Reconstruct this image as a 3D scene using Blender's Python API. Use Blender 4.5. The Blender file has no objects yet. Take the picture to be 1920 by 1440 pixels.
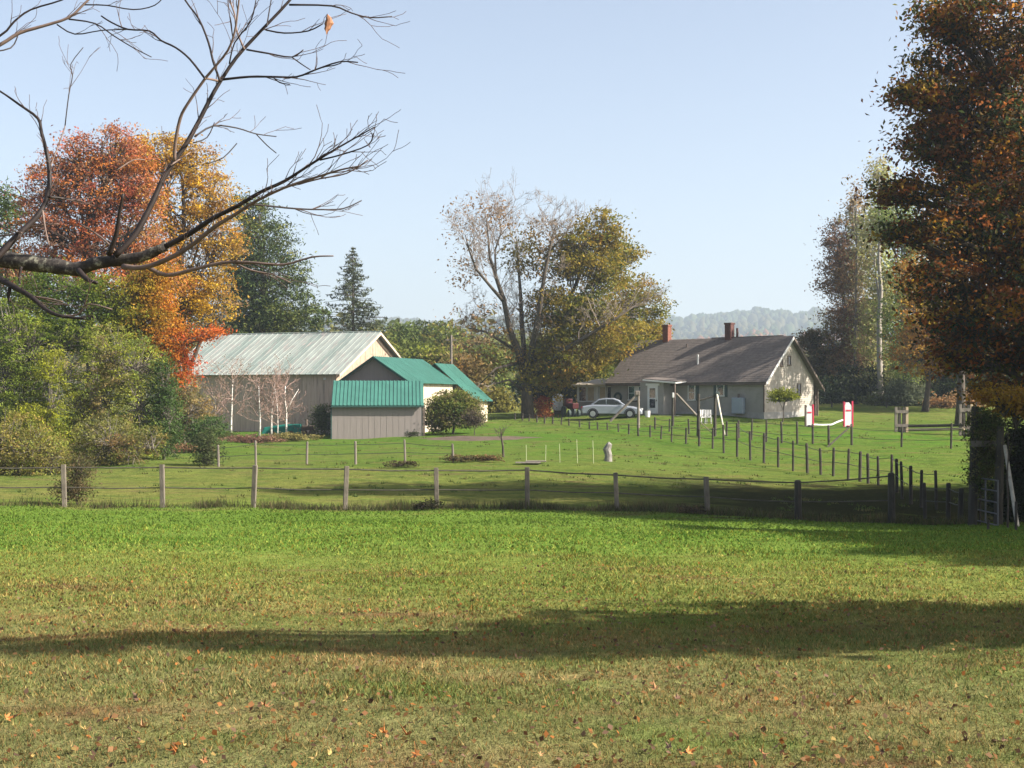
import bpy, math, random
import numpy as np
from mathutils import Vector, Matrix

C = bpy.context.scene
COL = C.collection
rng = np.random.default_rng(7)
random.seed(7)
F = 2600.0            # focal length in photograph pixels (1920 wide)
EYE = 1.7
HZ = 750.0            # horizon row in the photograph

# ------------------------------------------------------------------ camera, light
cam_d = bpy.data.cameras.new('camera'); cam = bpy.data.objects.new('camera', cam_d); COL.objects.link(cam)
cam.location = (0, 0, EYE); cam.rotation_euler = (math.radians(90), 0, 0)
cam_d.sensor_width = 36; cam_d.lens = 36*F/1920; cam_d.shift_y = (HZ-720)/1920
cam_d.clip_start = 0.1; cam_d.clip_end = 9000
C.camera = cam
SUN_AZ, SUN_EL = 105.0, 35.0
a_, e_ = math.radians(SUN_AZ), math.radians(SUN_EL)
SUN = Vector((math.sin(a_)*math.cos(e_), math.cos(a_)*math.cos(e_), math.sin(e_)))
sl = bpy.data.lights.new('sun', 'SUN'); sl.energy = 5.0; sl.angle = math.radians(0.55); sl.color = (1.0, 0.93, 0.82)
so = bpy.data.objects.new('sun', sl); COL.objects.link(so); so.rotation_euler = SUN.to_track_quat('Z', 'Y').to_euler()
so.location = (60, 0, 60)
W = bpy.data.worlds.new('World'); C.world = W; W.use_nodes = True
wn = W.node_tree; bg = wn.nodes['Background']
sky = wn.nodes.new('ShaderNodeTexSky'); sky.sky_type = 'NISHITA'; sky.sun_disc = False
sky.sun_elevation = e_; sky.sun_rotation = a_; sky.altitude = 50; sky.air_density = .85; sky.dust_density = 2.6; sky.ozone_density = 1.3
hs = wn.nodes.new('ShaderNodeHueSaturation'); hs.inputs['Saturation'].default_value = .72; wn.links.new(sky.outputs[0], hs.inputs['Color']); wn.links.new(hs.outputs[0], bg.inputs[0]); bg.inputs[1].default_value = 0.084
C.view_settings.view_transform = 'Standard'; C.view_settings.look = 'None'
C.view_settings.exposure = 1.45; C.view_settings.gamma = 1.0
C.view_settings.use_curve_mapping = False
C.cycles.max_bounces = 6; C.cycles.transparent_max_bounces = 4; C.cycles.volume_bounces = 0
C.cycles.diffuse_bounces = 3; C.cycles.glossy_bounces = 2; C.cycles.transmission_bounces = 3
C.cycles.use_denoising = True

# ------------------------------------------------------------------ terrain
XS = np.array([-60., -40, -12, 0, 14, 30, 70])
YS = np.array([-60., -10, 0, 6, 20, 42, 50, 61, 78, 92, 104, 120, 140, 200, 500, 900, 1500, 2050, 3000])
ZT = np.array([
 [.6,.6,.6,.6,.6,.6,.6], [.1,.1,.1,.1,.1,.1,.1], [0,0,0,0,0,0,0], [0,0,0,0,0,0,0],
 [-.6,-.6,-.6,-.6,-.62,-.65,-.7],
 [-1.5,-1.55,-1.56,-1.62,-1.95,-2.1,-2.2],
 [-1.4,-1.45,-1.45,-1.5,-1.95,-2.1,-2.2],
 [-1.2,-1.25,-1.2,-1.05,-1.7,-1.75,-1.8],
 [-.8,-.85,-.95,-.8,-.85,-1.0,-1.0],
 [-.3,-.4,-.78,-.4,.0,-.3,-.3],
 [0,-.1,-.4,.25,.8,.25,.3],
 [.6,.5,.3,.6,1.0,1.3,1.3], [1.,1.,.9,1.,1.2,1.5,1.6], [1,1,1,1,1,1,1],
 [16,14,12,10,8,8,8], [30,29,28,26,24,24,26], [66,62,60,58,56,58,60], [106,106,106,108,116,119,120], [60,60,60,60,60,60,60]])
def _cub(t): return t*t*(3-2*t)
def gz(x, y):
    x = np.asarray(x, float); y = np.asarray(y, float)
    # widen the columns with distance so that they keep their bearing beyond 120 m
    s = np.where(y > 120, 120/np.maximum(y, 1), 1.0)
    xx = np.clip(x*s, XS[0], XS[-1]-1e-6); yy = np.clip(y, YS[0], YS[-1]-1e-6)
    i = np.clip(np.searchsorted(XS, xx, 'right')-1, 0, len(XS)-2); j = np.clip(np.searchsorted(YS, yy, 'right')-1, 0, len(YS)-2)
    u = (xx-XS[i])/(XS[i+1]-XS[i]); v = (yy-YS[j])/(YS[j+1]-YS[j]); u = _cub(u); v = v*.6+_cub(v)*.4
    z = (ZT[j, i]*(1-u)+ZT[j, i+1]*u)*(1-v)+(ZT[j+1, i]*(1-u)+ZT[j+1, i+1]*u)*v
    bump = .03*np.sin(x*.9+y*.37)+.025*np.sin(y*.8-x*.31+1)+.015*np.sin(x*2.1+2*np.sin(y*.6))
    far = np.clip((y-500)/900, 0, 1)
    th = x/np.maximum(y, 1.)
    ridge = far*(2.4*np.sin(th*34+.6)+2*np.sin(th*71+2)+1.5*np.sin(th*150))
    return z+bump*np.clip((y+5)/30, .25, 1)*np.clip((200-y)/60, 0, 1)+ridge
def G(x, y): return float(gz(x, y))
def P(px, py, Y): return Vector(((px-960)*Y/F, Y, EYE+(HZ-py)*Y/F))
def X(px, Y): return (px-960)*Y/F

# ------------------------------------------------------------------ helpers
def tag(o, label=None, cat=None, group=None, kind=None):
    if label: o['label'] = label
    if cat: o['category'] = cat
    if group: o['group'] = group
    if kind: o['kind'] = kind
    return o
def thing(name, label, cat, loc=(0, 0, 0), rz=0, group=None):
    o = bpy.data.objects.new(name, None); COL.objects.link(o); o.empty_display_size = .3
    o.location = loc; o.rotation_euler = (0, 0, rz)
    return tag(o, label, cat, group)
class MB:
    def __init__(s): s.v = []; s.f = []
    def poly(s, pts, faces):
        b = len(s.v); s.v += [tuple(p) for p in pts]; s.f += [tuple(b+i for i in f) for f in faces]; return s
    def box(s, c, d, rx=0, ry=0, rz=0):
        m = Matrix.Rotation(rz, 3, 'Z') @ Matrix.Rotation(ry, 3, 'Y') @ Matrix.Rotation(rx, 3, 'X')
        x, y, z = d[0]/2, d[1]/2, d[2]/2; c = Vector(c)
        pts = [c+m@Vector(p) for p in ((-x,-y,-z),(x,-y,-z),(x,y,-z),(-x,y,-z),(-x,-y,z),(x,-y,z),(x,y,z),(-x,y,z))]
        return s.poly(pts, [(0,3,2,1),(4,5,6,7),(0,1,5,4),(1,2,6,5),(2,3,7,6),(3,0,4,7)])
    def b2(s, x0, x1, y0, y1, z0, z1): return s.box(((x0+x1)/2, (y0+y1)/2, (z0+z1)/2), (x1-x0, y1-y0, z1-z0))
    def slab(s, quad, t):
        q = [Vector(p) for p in quad]; n = (q[1]-q[0]).cross(q[-1]-q[0]).normalized()*t; k = len(q)
        return s.poly(q+[p-n for p in q], [tuple(range(k)), tuple(range(2*k-1, k-1, -1))]+[(i, i+k, (i+1) % k+k, (i+1) % k) for i in range(k)])
    def tube(s, path, radii, n=6):
        path = [Vector(p) for p in path]
        if not hasattr(radii, '__len__'): radii = [radii]*len(path)
        b = len(s.v); u = None
        for i, p in enumerate(path):
            d = (path[min(i+1, len(path)-1)]-path[max(i-1, 0)]).normalized()
            u = d.orthogonal().normalized() if u is None else (u-d*u.dot(d)).normalized()
            w = d.cross(u)
            for k in range(n):
                a = 2*math.pi*k/n; s.v.append(tuple(p+(u*math.cos(a)+w*math.sin(a))*radii[i]))
        for i in range(len(path)-1):
            for k in range(n):
                a = b+i*n+k; c = b+i*n+(k+1) % n; s.f.append((a, c, c+n, a+n))
        s.f.append(tuple(b+k for k in range(n-1, -1, -1))); s.f.append(tuple(b+(len(path)-1)*n+k for k in range(n)))
        return s
    def mesh(s, name, m, smooth=False):
        me = bpy.data.meshes.new(name); me.from_pydata([tuple(p) for p in s.v], [], s.f); me.update()
        if m: me.materials.append(m)
        if smooth: me.shade_smooth()
        return me
    def build(s, name, m, parent=None, smooth=False, bevel=0, loc=None):
        o = bpy.data.objects.new(name, s.mesh(name, m, smooth)); COL.objects.link(o)
        if parent: o.parent = parent
        if loc is not None: o.location = loc
        if bevel:
            b = o.modifiers.new('bevel', 'BEVEL'); b.width = bevel; b.segments = 2; b.limit_method = 'ANGLE'
        return o
def np_obj(name, V, Fc, m, parent=None, attrs=None, k=None):
    """V (n,3), Fc (m,k) int"""
    k = Fc.shape[1]; me = bpy.data.meshes.new(name)
    me.vertices.add(len(V)); me.vertices.foreach_set('co', np.ascontiguousarray(V, np.float32).ravel())
    me.loops.add(Fc.size); me.loops.foreach_set('vertex_index', np.ascontiguousarray(Fc, np.int32).ravel())
    me.polygons.add(len(Fc)); me.polygons.foreach_set('loop_start', np.arange(0, Fc.size, k, dtype=np.int32))
    me.polygons.foreach_set('loop_total', np.full(len(Fc), k, np.int32))
    for an, (ty, data) in (attrs or {}).items():
        at = me.attributes.new(an, ty, 'FACE'); data = np.ascontiguousarray(data, np.float32).ravel()
        at.data.foreach_set('color' if ty == 'FLOAT_COLOR' else 'value', data)
    me.materials.append(m); me.update(calc_edges=True)
    o = bpy.data.objects.new(name, me); COL.objects.link(o)
    if parent: o.parent = parent
    return o
def unit(v): return v/np.maximum(np.linalg.norm(v, axis=-1, keepdims=True), 1e-9)
def segs(P0, P1, r0, r1, n=3):
    """many tapered straight pieces at once -> V, F"""
    P0 = np.asarray(P0, float); P1 = np.asarray(P1, float); N = len(P0)
    d = unit(P1-P0); ref = np.where(np.abs(d[:, 2:3]) > .9, np.array([[1., 0, 0]]), np.array([[0, 0, 1.]]))
    u = unit(np.cross(d, ref)); w = np.cross(d, u); V = np.zeros((N, 2*n, 3))
    r0 = np.broadcast_to(r0, (N,)); r1 = np.broadcast_to(r1, (N,))
    for k in range(n):
        a = 2*math.pi*k/n; o = u*math.cos(a)+w*math.sin(a)
        V[:, k] = P0+o*r0[:, None]; V[:, n+k] = P1+o*r1[:, None]
    f = np.array([[k, (k+1) % n, n+(k+1) % n, n+k] for k in range(n)])
    return V.reshape(-1, 3), (f[None]+(np.arange(N)*2*n)[:, None, None]).reshape(-1, 4)
def wob(Pn, scale, seed=0):
    """cheap smooth noise 0..1"""
    r = np.random.default_rng(seed); out = 0
    for i in range(6):
        k = r.normal(size=3); k = k/np.linalg.norm(k)*(1+.45*i)/scale*2.2; out = out+np.sin(Pn@k+r.uniform(0, 6.28))/(1+.3*i)
    return np.clip(.5+out*.21, 0, 1)
def pal(t, stops):
    """t 0..1 -> rgb along a list of colours"""
    S = np.array(stops); x = np.clip(t, 0, .9999)*(len(S)-1); i = x.astype(int); u = (x-i)[:, None]
    return S[i]*(1-u)+S[i+1]*u
def leaf_geo(Pn, size, up=.6, asp=.6, droop=0.0):
    N = len(Pn); nrm = unit(rng.normal(size=(N, 3))*.8+np.array([0, 0, up]))
    t = unit(np.cross(nrm, rng.normal(size=(N, 3)))); t[:, 2] -= droop; t = unit(t); b = np.cross(nrm, t)
    s = (size*rng.uniform(.65, 1.3, N))[:, None]
    V = np.stack([Pn+t*s*.6, Pn+b*s*asp*.5+nrm*s*.12, Pn-t*s*.6, Pn-b*s*asp*.5+nrm*s*.12], 1).reshape(-1, 3)
    return V, np.arange(N*4).reshape(-1, 4)
def leaves(name, Pn, size, colr, mat, parent, up=.6, asp=.6, droop=0.0):
    V, Fc = leaf_geo(Pn, size, up, asp, droop)
    c = np.concatenate([np.clip(colr, 0, 1), np.ones((len(Pn), 1))], 1)
    return np_obj(name, V, Fc, mat, parent, {'leafcol': ('FLOAT_COLOR', c)})

# ------------------------------------------------------------------ materials
def newmat(name):
    m = bpy.data.materials.new(name); m.use_nodes = True; nt = m.node_tree
    return m, nt, nt.nodes['Principled BSDF']
def mat(name, col, rough=.7, metal=0, var=.18, scale=3.0, bump=.0, bscale=20, spec=.3, stretch=None, dark=None, dscale=.6):
    m, nt, p = newmat(name); N = nt.nodes.new; L = nt.links.new
    tc = N('ShaderNodeTexCoord'); src = tc.outputs['Object']
    if stretch:
        mp = N('ShaderNodeMapping'); mp.inputs['Scale'].default_value = stretch; L(src, mp.inputs[0]); src = mp.outputs[0]
    n1 = N('ShaderNodeTexNoise'); n1.inputs['Scale'].default_value = scale; n1.inputs['Detail'].default_value = 5; L(src, n1.inputs['Vector'])
    mx = N('ShaderNodeMix'); mx.data_type = 'RGBA'
    lo = [c*(1-var) for c in col]; hi = [min(1, c*(1+var)) for c in col]
    mx.inputs[6].default_value = (*lo, 1); mx.inputs[7].default_value = (*hi, 1)
    mr = N('ShaderNodeMapRange'); mr.inputs[1].default_value = .3; mr.inputs[2].default_value = .7; L(n1.outputs[0], mr.inputs[0]); L(mr.outputs[0], mx.inputs[0])
    out = mx.outputs[2]
    if dark:
        n2 = N('ShaderNodeTexNoise'); n2.inputs['Scale'].default_value = dscale; n2.inputs['Detail'].default_value = 6; n2.inputs['Roughness'].default_value = .65; L(src, n2.inputs['Vector'])
        m2 = N('ShaderNodeMapRange'); m2.inputs[1].default_value = .52; m2.inputs[2].default_value = .68; L(n2.outputs[0], m2.inputs[0])
        x2 = N('ShaderNodeMix'); x2.data_type = 'RGBA'; x2.inputs[7].default_value = (*dark, 1); L(out, x2.inputs[6]); L(m2.outputs[0], x2.inputs[0]); out = x2.outputs[2]
    L(out, p.inputs['Base Color']); p.inputs['Roughness'].default_value = rough; p.inputs['Metallic'].default_value = metal
    p.inputs['Specular IOR Level'].default_value = spec
    if bump:
        nb = N('ShaderNodeTexNoise'); nb.inputs['Scale'].default_value = bscale; nb.inputs['Detail'].default_value = 6; L(src, nb.inputs['Vector'])
        bp = N('ShaderNodeBump'); bp.inputs['Strength'].default_value = bump; bp.inputs['Distance'].default_value = .03
        L(nb.outputs[0], bp.inputs['Height']); L(bp.outputs[0], p.inputs['Normal'])
    return m
def leafmat(name, trans=.45, rough=.55):
    m, nt, p = newmat(name); N = nt.nodes.new; L = nt.links.new
    at = N('ShaderNodeAttribute'); at.attribute_name = 'leafcol'
    L(at.outputs['Color'], p.inputs['Base Color']); p.inputs['Roughness'].default_value = rough; p.inputs['Specular IOR Level'].default_value = .08
    tr = N('ShaderNodeBsdfTranslucent'); L(at.outputs['Color'], tr.inputs[0])
    ms = N('ShaderNodeMixShader'); ms.inputs[0].default_value = trans
    L(p.outputs[0], ms.inputs[1]); L(tr.outputs[0], ms.inputs[2]); L(ms.outputs[0], nt.nodes['Material Output'].inputs[0])
    return m
LEAF = leafmat('leaf'); NEEDLE = leafmat('needle', .15, .6)
BARK = mat('bark_dark', (.07, .055, .042), .9, var=.4, scale=4, bump=.6, bscale=12, stretch=(3, 3, .8))
BARKG = mat('bark_grey', (.17, .145, .12), .9, var=.35, scale=4, bump=.5, bscale=12, stretch=(3, 3, .8))
TWIG = mat('twig_grey', (.23, .185, .155), .85, var=.2)
BIRCH = mat('bark_birch', (.62, .58, .53), .8, var=.2, scale=2, dark=(.12, .1, .09), dscale=4, stretch=(1, 1, 4))
TWIGP = mat('twig_pink', (.33, .22, .18), .85, var=.2)

def lawn_group():
    g = bpy.data.node_groups.new('lawn_colour', 'ShaderNodeTree')
    g.interface.new_socket('Color', in_out='OUTPUT', socket_type='NodeSocketColor')
    g.interface.new_socket('Dry', in_out='OUTPUT', socket_type='NodeSocketFloat')
    N = g.nodes.new; L = g.links.new; out = N('NodeGroupOutput'); geo = N('ShaderNodeNewGeometry')
    sp = N('ShaderNodeSeparateXYZ'); L(geo.outputs['Position'], sp.inputs[0])
    def noise(sc, det=4, vec=None, sx=1, sy=1, r=.55):
        mp = N('ShaderNodeMapping'); mp.inputs['Scale'].default_value = (sx, sy, 0); L(geo.outputs['Position'], mp.inputs[0])
        n = N('ShaderNodeTexNoise'); n.inputs['Scale'].default_value = sc; n.inputs['Detail'].default_value = det; n.inputs['Roughness'].default_value = r
        L(mp.outputs[0], n.inputs['Vector']); return n.outputs[0]
    def math_(op, a, b):
        m = N('ShaderNodeMath'); m.operation = op
        for i, v in enumerate((a, b)):
            if isinstance(v, (int, float)): m.inputs[i].default_value = v
            else: L(v, m.inputs[i])
        return m.outputs[0]
    def ramp(fac, stops):
        r = N('ShaderNodeValToRGB'); e = r.color_ramp.elements
        while len(e) < len(stops): e.new(.5)
        for k, (p, c) in enumerate(stops): e[k].position = p; e[k].color = (*c, 1)
        L(fac, r.inputs[0]); return r.outputs[0]
    def mixc(f, a, b):
        m = N('ShaderNodeMix'); m.data_type = 'RGBA'; L(f, m.inputs[0])
        for i, v in ((6, a), (7, b)):
            if isinstance(v, tuple): m.inputs[i].default_value = (*v, 1)
            else: L(v, m.inputs[i])
        return m.outputs[2]
    def rng_(v, a, b, c=0., d=1.):
        m = N('ShaderNodeMapRange'); m.inputs[1].default_value = a; m.inputs[2].default_value = b; m.inputs[3].default_value = c; m.inputs[4].default_value = d; L(v, m.inputs[0]); return m.outputs[0]
    big = noise(.11, 3); mid = noise(.5, 5, sy=1.4); fine = noise(5, 6, r=.7); tiny = noise(38, 3)
    y = math_('ADD', sp.outputs[1], math_('MULTIPLY', math_('SUBTRACT', mid, .5), math_('ADD', rng_(sp.outputs[1], 6., 24., 8., 20.), 0)))
    yy = math_('ADD', y, math_('MULTIPLY', sp.outputs[0], .12))
    t = math_('DIVIDE', yy, 130.)
    olive = (.19, .17, .06); tan = (.29, .21, .10); green = (.085, .165, .022); ygr = (.175, .185, .035); vivid = (.075, .185, .016)
    base = ramp(t, [(.0, (.195, .182, .08)), (.075, (.20, .195, .075)), (.105, (.215, .22, .065)), (.135, (.205, .24, .058)), (.175, (.155, .235, .042)), (.30, (.14, .225, .036)), (.345, (.19, .20, .052)), (.42, (.155, .19, .042)), (.50, (.118, .18, .034)), (.68, (.085, .185, .022)), (.80, (.12, .18, .032)), (1., (.20, .22, .06))])
    # dry patches, strongest on the near slope
    dryn = rng_(mid, .47, .66); near = rng_(sp.outputs[1], 12., 22., 1., .14)
    d1 = math_('MULTIPLY', dryn, near); c1 = mixc(math_('MULTIPLY', d1, .6), base, tan)
    br = rng_(noise(.75, 6, sx=.35, sy=1.6, r=.65), .55, .68); brm = math_('MULTIPLY', br, rng_(sp.outputs[1], 17., 24., .85, .12))
    c2 = mixc(brm, c1, (.19, .11, .06))
    gr = rng_(big, .50, .62); gm = rng_(noise(.8, 6, r=.65), .5, .64); c2 = mixc(math_('MULTIPLY', gm, rng_(sp.outputs[1], 12., 20., .55, .0)), c2, (.13, .175, .045))
    c3 = mixc(math_('MULTIPLY', gr, .4), c2, green)
    pt = rng_(noise(.28, 6, sx=.7, sy=1.7, r=.7), .46, .64); c3 = mixc(math_('MULTIPLY', pt, rng_(sp.outputs[1], 40., 48., 0., .4)), c3, (.22, .19, .06))
    pk = rng_(noise(1.1, 7, sx=.5, sy=1.2, r=.75), .48, .60); c3 = mixc(math_('MULTIPLY', pk, rng_(sp.outputs[1], 40., 46., .0, .7)), c3, (.062, .105, .024))
    pb = rng_(noise(.7, 7, sx=.35, sy=1.2, r=.75), .53, .64); c3 = mixc(math_('MULTIPLY', pb, rng_(sp.outputs[1], 40., 46., .0, .75)), c3, (.17, .125, .06))
    sh = math_('MULTIPLY', rng_(math_('ADD', sp.outputs[0], math_('MULTIPLY', math_('SUBTRACT', mid, .5), 9)), 2.5, 8.), math_('MULTIPLY', rng_(yy, 40.5, 42.5), rng_(yy, 56., 60., 1., 0.))); c3 = mixc(math_('MULTIPLY', sh, .9), c3, (.042, .040, .020))  # trampled leaf-litter ground, coloured darker still to deepen the fence-corner shade
    f2 = rng_(fine, .3, .72, .66, 1.34); f3 = rng_(tiny, .3, .7, .78, 1.24); far = rng_(sp.outputs[1], 30., 50., 1., .8); f2 = math_('ADD', math_('MULTIPLY', math_('SUBTRACT', f2, 1.), far), 1.); f3 = math_('ADD', math_('MULTIPLY', math_('SUBTRACT', f3, 1.), far), 1.)
    mul = N('ShaderNodeVectorMath'); mul.operation = 'SCALE'; L(c3, mul.inputs[0]); L(math_('MULTIPLY', f2, f3), mul.inputs['Scale'])
    s2 = N('ShaderNodeVectorMath'); s2.operation = 'SCALE'; s2.inputs['Scale'].default_value = .74; L(mul.outputs[0], s2.inputs[0]); L(s2.outputs[0], out.inputs[0]); L(math_('ADD', d1, brm), out.inputs[1])
    return g
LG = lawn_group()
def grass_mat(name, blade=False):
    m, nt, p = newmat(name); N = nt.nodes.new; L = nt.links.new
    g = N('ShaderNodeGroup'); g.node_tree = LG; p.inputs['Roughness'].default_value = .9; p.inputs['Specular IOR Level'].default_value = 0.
    c = g.outputs[0]
    if blade:
        at = N('ShaderNodeAttribute'); at.attribute_name = 'tint'
        mx = N('ShaderNodeMix'); mx.data_type = 'RGBA'; mx.blend_type = 'MULTIPLY'; mx.inputs[0].default_value = 1; L(c, mx.inputs[6]); L(at.outputs['Color'], mx.inputs[7]); c = mx.outputs[2]
        tr = N('ShaderNodeBsdfTranslucent'); L(c, tr.inputs[0]); ms = N('ShaderNodeMixShader'); ms.inputs[0].default_value = .35
        L(p.outputs[0], ms.inputs[1]); L(tr.outputs[0], ms.inputs[2]); L(ms.outputs[0], nt.nodes['Material Output'].inputs[0])
    else:
        geo = N('ShaderNodeNewGeometry'); nb = N('ShaderNodeTexNoise'); nb.inputs['Scale'].default_value = 7; nb.inputs['Detail'].default_value = 8; nb.inputs['Roughness'].default_value = .75; L(geo.outputs['Position'], nb.inputs['Vector'])
        bp = N('ShaderNodeBump'); bp.inputs['Strength'].default_value = .6; bp.inputs['Distance'].default_value = .08
        L(nb.outputs[0], bp.inputs['Height'])
        n2 = N('ShaderNodeTexNoise'); n2.inputs['Scale'].default_value = 1.6; n2.inputs['Detail'].default_value = 6; n2.inputs['Roughness'].default_value = .7; L(geo.outputs['Position'], n2.inputs['Vector'])
        b2 = N('ShaderNodeBump'); b2.inputs['Strength'].default_value = .7; b2.inputs['Distance'].default_value = .3; L(n2.outputs[0], b2.inputs['Height']); L(bp.outputs[0], b2.inputs['Normal']); L(b2.outputs[0], p.inputs['Normal'])
    L(c, p.inputs['Base Color']); return m
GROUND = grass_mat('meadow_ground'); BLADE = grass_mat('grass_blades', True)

# ------------------------------------------------------------------ ground
def ground():
    ys = np.concatenate([np.arange(-60, 0, 6), np.arange(0, 130, .8), np.arange(130, 220, 6)])
    xs = np.concatenate([np.arange(-160, -60, 8), np.arange(-60, 60, .9), np.arange(60, 161, 8)])
    Xg, Yg = np.meshgrid(xs, ys); V = np.stack([Xg, Yg, gz(Xg, Yg)], -1).reshape(-1, 3)
    nx, ny = len(xs), len(ys); i, j = np.meshgrid(np.arange(nx-1), np.arange(ny-1)); a = (j*nx+i).ravel()
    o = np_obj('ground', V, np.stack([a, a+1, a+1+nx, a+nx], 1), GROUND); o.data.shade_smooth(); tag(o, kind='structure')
    # far hills: own sheet with wooded colour
    ys = np.concatenate([np.arange(215, 1000, 12), np.arange(1000, 2900, 24)]); ts = np.linspace(-.62, .62, 150)
    T, Yg = np.meshgrid(ts, ys); Xg = T*Yg+np.sign(T)*np.abs(T)*120; V = np.stack([Xg, Yg, gz(Xg, Yg)-1.5*(Yg < 240)], -1).reshape(-1, 3)
    nx, ny = len(ts), len(ys); i, j = np.meshgrid(np.arange(nx-1), np.arange(ny-1)); a = (j*nx+i).ravel()
    hm = mat('hill_ground', (.06, .07, .03), .95, var=.4, scale=.01)
    o = np_obj('hills', V, np.stack([a, a+1, a+1+nx, a+nx], 1), hm); tag(o, kind='structure')
    # hill woods: many low crowns
    n = 8500; u = rng.uniform(0, 1, n); Y = np.sqrt(560**2+u*(2150**2-560**2)); th = rng.uniform(-.5, .5, n)
    Y = np.concatenate([Y, rng.uniform(1900, 2120, 2500)]); th = np.concatenate([th, rng.uniform(-.5, .5, 2500)])
    Xc = th*Y; n = len(Y); Z = gz(Xc, Y); R = rng.uniform(2.2, 4.6, n)*(1+Y/2000); H = rng.uniform(6, 15, n)*(1+Y/6000)
    k = 6; V = np.zeros((n, 2*k+1, 3)); jit = lambda: rng.uniform(.75, 1.25, n)
    for q in range(k):
        an = 2*math.pi*q/k+rng.uniform(0, .8, n); r1 = R*jit(); r2 = R*.68*jit()
        V[:, q] = np.stack([Xc+r1*np.cos(an), Y+r1*np.sin(an), Z+H*.15*jit()], -1)
        V[:, k+q] = np.stack([Xc+r2*np.cos(an+.4), Y+r2*np.sin(an+.4), Z+H*.72*jit()], -1)
    V[:, 2*k] = np.stack([Xc+rng.normal(0, .6, n), Y, Z+H], -1)
    f = [[q, (q+1) % k, k+q] for q in range(k)]+[[(q+1) % k, k+(q+1) % k, k+q] for q in range(k)]+[[k+q, k+(q+1) % k, 2*k] for q in range(k)]
    Fc = (np.array(f)[None]+(np.arange(n)*(2*k+1))[:, None, None]).reshape(-1, 3)
    pc = np.stack([Xc*.004, Y*.004, Z*0], -1); t = wob(pc*60, 30, 3)*.6+rng.uniform(0, .4, n)
    c = pal(t, [(.035, .055, .02), (.05, .075, .02), (.09, .095, .025), (.13, .09, .03), (.06, .075, .03)])
    orange = ((Y > 700) & (Y < 1550) & (th > .08) & (rng.uniform(0, 1, n) < .5)); c[orange] = np.array([.24, .11, .05])
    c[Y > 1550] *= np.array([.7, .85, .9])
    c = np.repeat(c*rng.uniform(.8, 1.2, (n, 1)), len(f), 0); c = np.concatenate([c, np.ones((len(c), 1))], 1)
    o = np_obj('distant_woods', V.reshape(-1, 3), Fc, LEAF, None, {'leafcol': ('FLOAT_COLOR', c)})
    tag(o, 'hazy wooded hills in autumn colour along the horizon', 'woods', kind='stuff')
    # nearer wood: leafy masses
    n = 1150; Y = np.sqrt(180**2+rng.uniform(0, 1, n)*(600**2-180**2)); th = rng.uniform(-.48, .48, n); Xc = th*Y; Z = gz(Xc, Y)
    H = rng.uniform(9, 13, n); H = np.where((th > .08) & (Y < 400), H*.62, H); R = rng.uniform(3., 4.6, n)*(1+Y/1200); q = 95; d = unit(rng.normal(size=(n, q, 3))); rr = rng.uniform(.55, 1.05, (n, q, 1))
    Lf = np.stack([Xc, Y, Z+H*.58], -1)[:, None]+d*rr*np.stack([R, R, H*.45], -1)[:, None]
    c = pal(wob(np.stack([Xc, Y, Z], -1), 60, 9)*.5+rng.uniform(0, .5, n), [(.06, .085, .03), (.10, .13, .035), (.15, .16, .04), (.20, .16, .05), (.11, .14, .045)])
    c = np.repeat(c, q, 0)*rng.uniform(.7, 1.3, (n*q, 1)); o = leaves('nearer_woods', Lf.reshape(-1, 3), (.7+Y.repeat(q)/520), c, LEAF, None, up=.7, asp=.8)
    tag(o, 'green and olive wood beyond the farm buildings', 'woods', kind='stuff')
ground()

# ------------------------------------------------------------------ grass blades and litter
def blades():
    Vs, Ts = [], []
    for y0, y1, den, w, h in ((4.2, 8, 3900, .0034, .028), (8, 13, 2000, .0055, .032), (13, 21, 720, .010, .036), (21, 31, 240, .017, .042), (31, 43, 90, .026, .05)):
        n0 = int((y1-y0)*(.88*(y0+y1)/2+1.6)*den); y = rng.uniform(y0, y1, n0*1); hw = .43*y+.9; x = rng.uniform(-1, 1, n0)*hw
        cl = wob(np.stack([x, y, y*0], -1), .35, 11); keep = rng.uniform(0, 1, n0) < (.45+.75*cl if y0 < 43 else np.clip(wob(np.stack([x, y*2, y*0], -1), 2.2, 12)*3-1.4, 0, 1)); x, y = x[keep], y[keep]; n = len(x)
        z = gz(x, y); a = rng.uniform(0, math.pi, n); t = np.stack([np.cos(a), np.sin(a), a*0], -1)
        hh = h*rng.uniform(.45, 1.35, n)*(.7+.6*wob(np.stack([x, y, y*0], -1), 1.2, 5)); lean = rng.normal(0, .55, (n, 2))*hh[:, None]
        b = np.stack([x, y, z-.004], -1); ww = (w*rng.uniform(.6, 1.3, n))[:, None]
        tip = b+np.stack([lean[:, 0], lean[:, 1], hh], -1)
        Vs.append(np.stack([b-t*ww, b+t*ww, tip], 1).reshape(-1, 3))
        r = rng.uniform(0, 1, (n, 1)); tint = np.where(r < .16, np.array([[1.9, 1.45, 1.5]]), np.where(r < .3, np.array([[.6, .85, .7]]), np.where(r < .42, np.array([[1.25, .75, .6]]), np.array([[1.05, 1.1, 1.0]]))))*rng.uniform(.75, 1.3, (n, 1))
        if y0 >= 31: tint = tint*.35+.65
        Ts.append(np.concatenate([tint, np.ones((n, 1))], 1))
    V = np.concatenate(Vs); T = np.concatenate(Ts)
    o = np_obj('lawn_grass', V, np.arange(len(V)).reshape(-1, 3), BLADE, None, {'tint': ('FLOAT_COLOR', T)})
    tag(o, 'short patchy green and straw-coloured grass of the near lawn', 'grass', kind='stuff')
blades()

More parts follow.
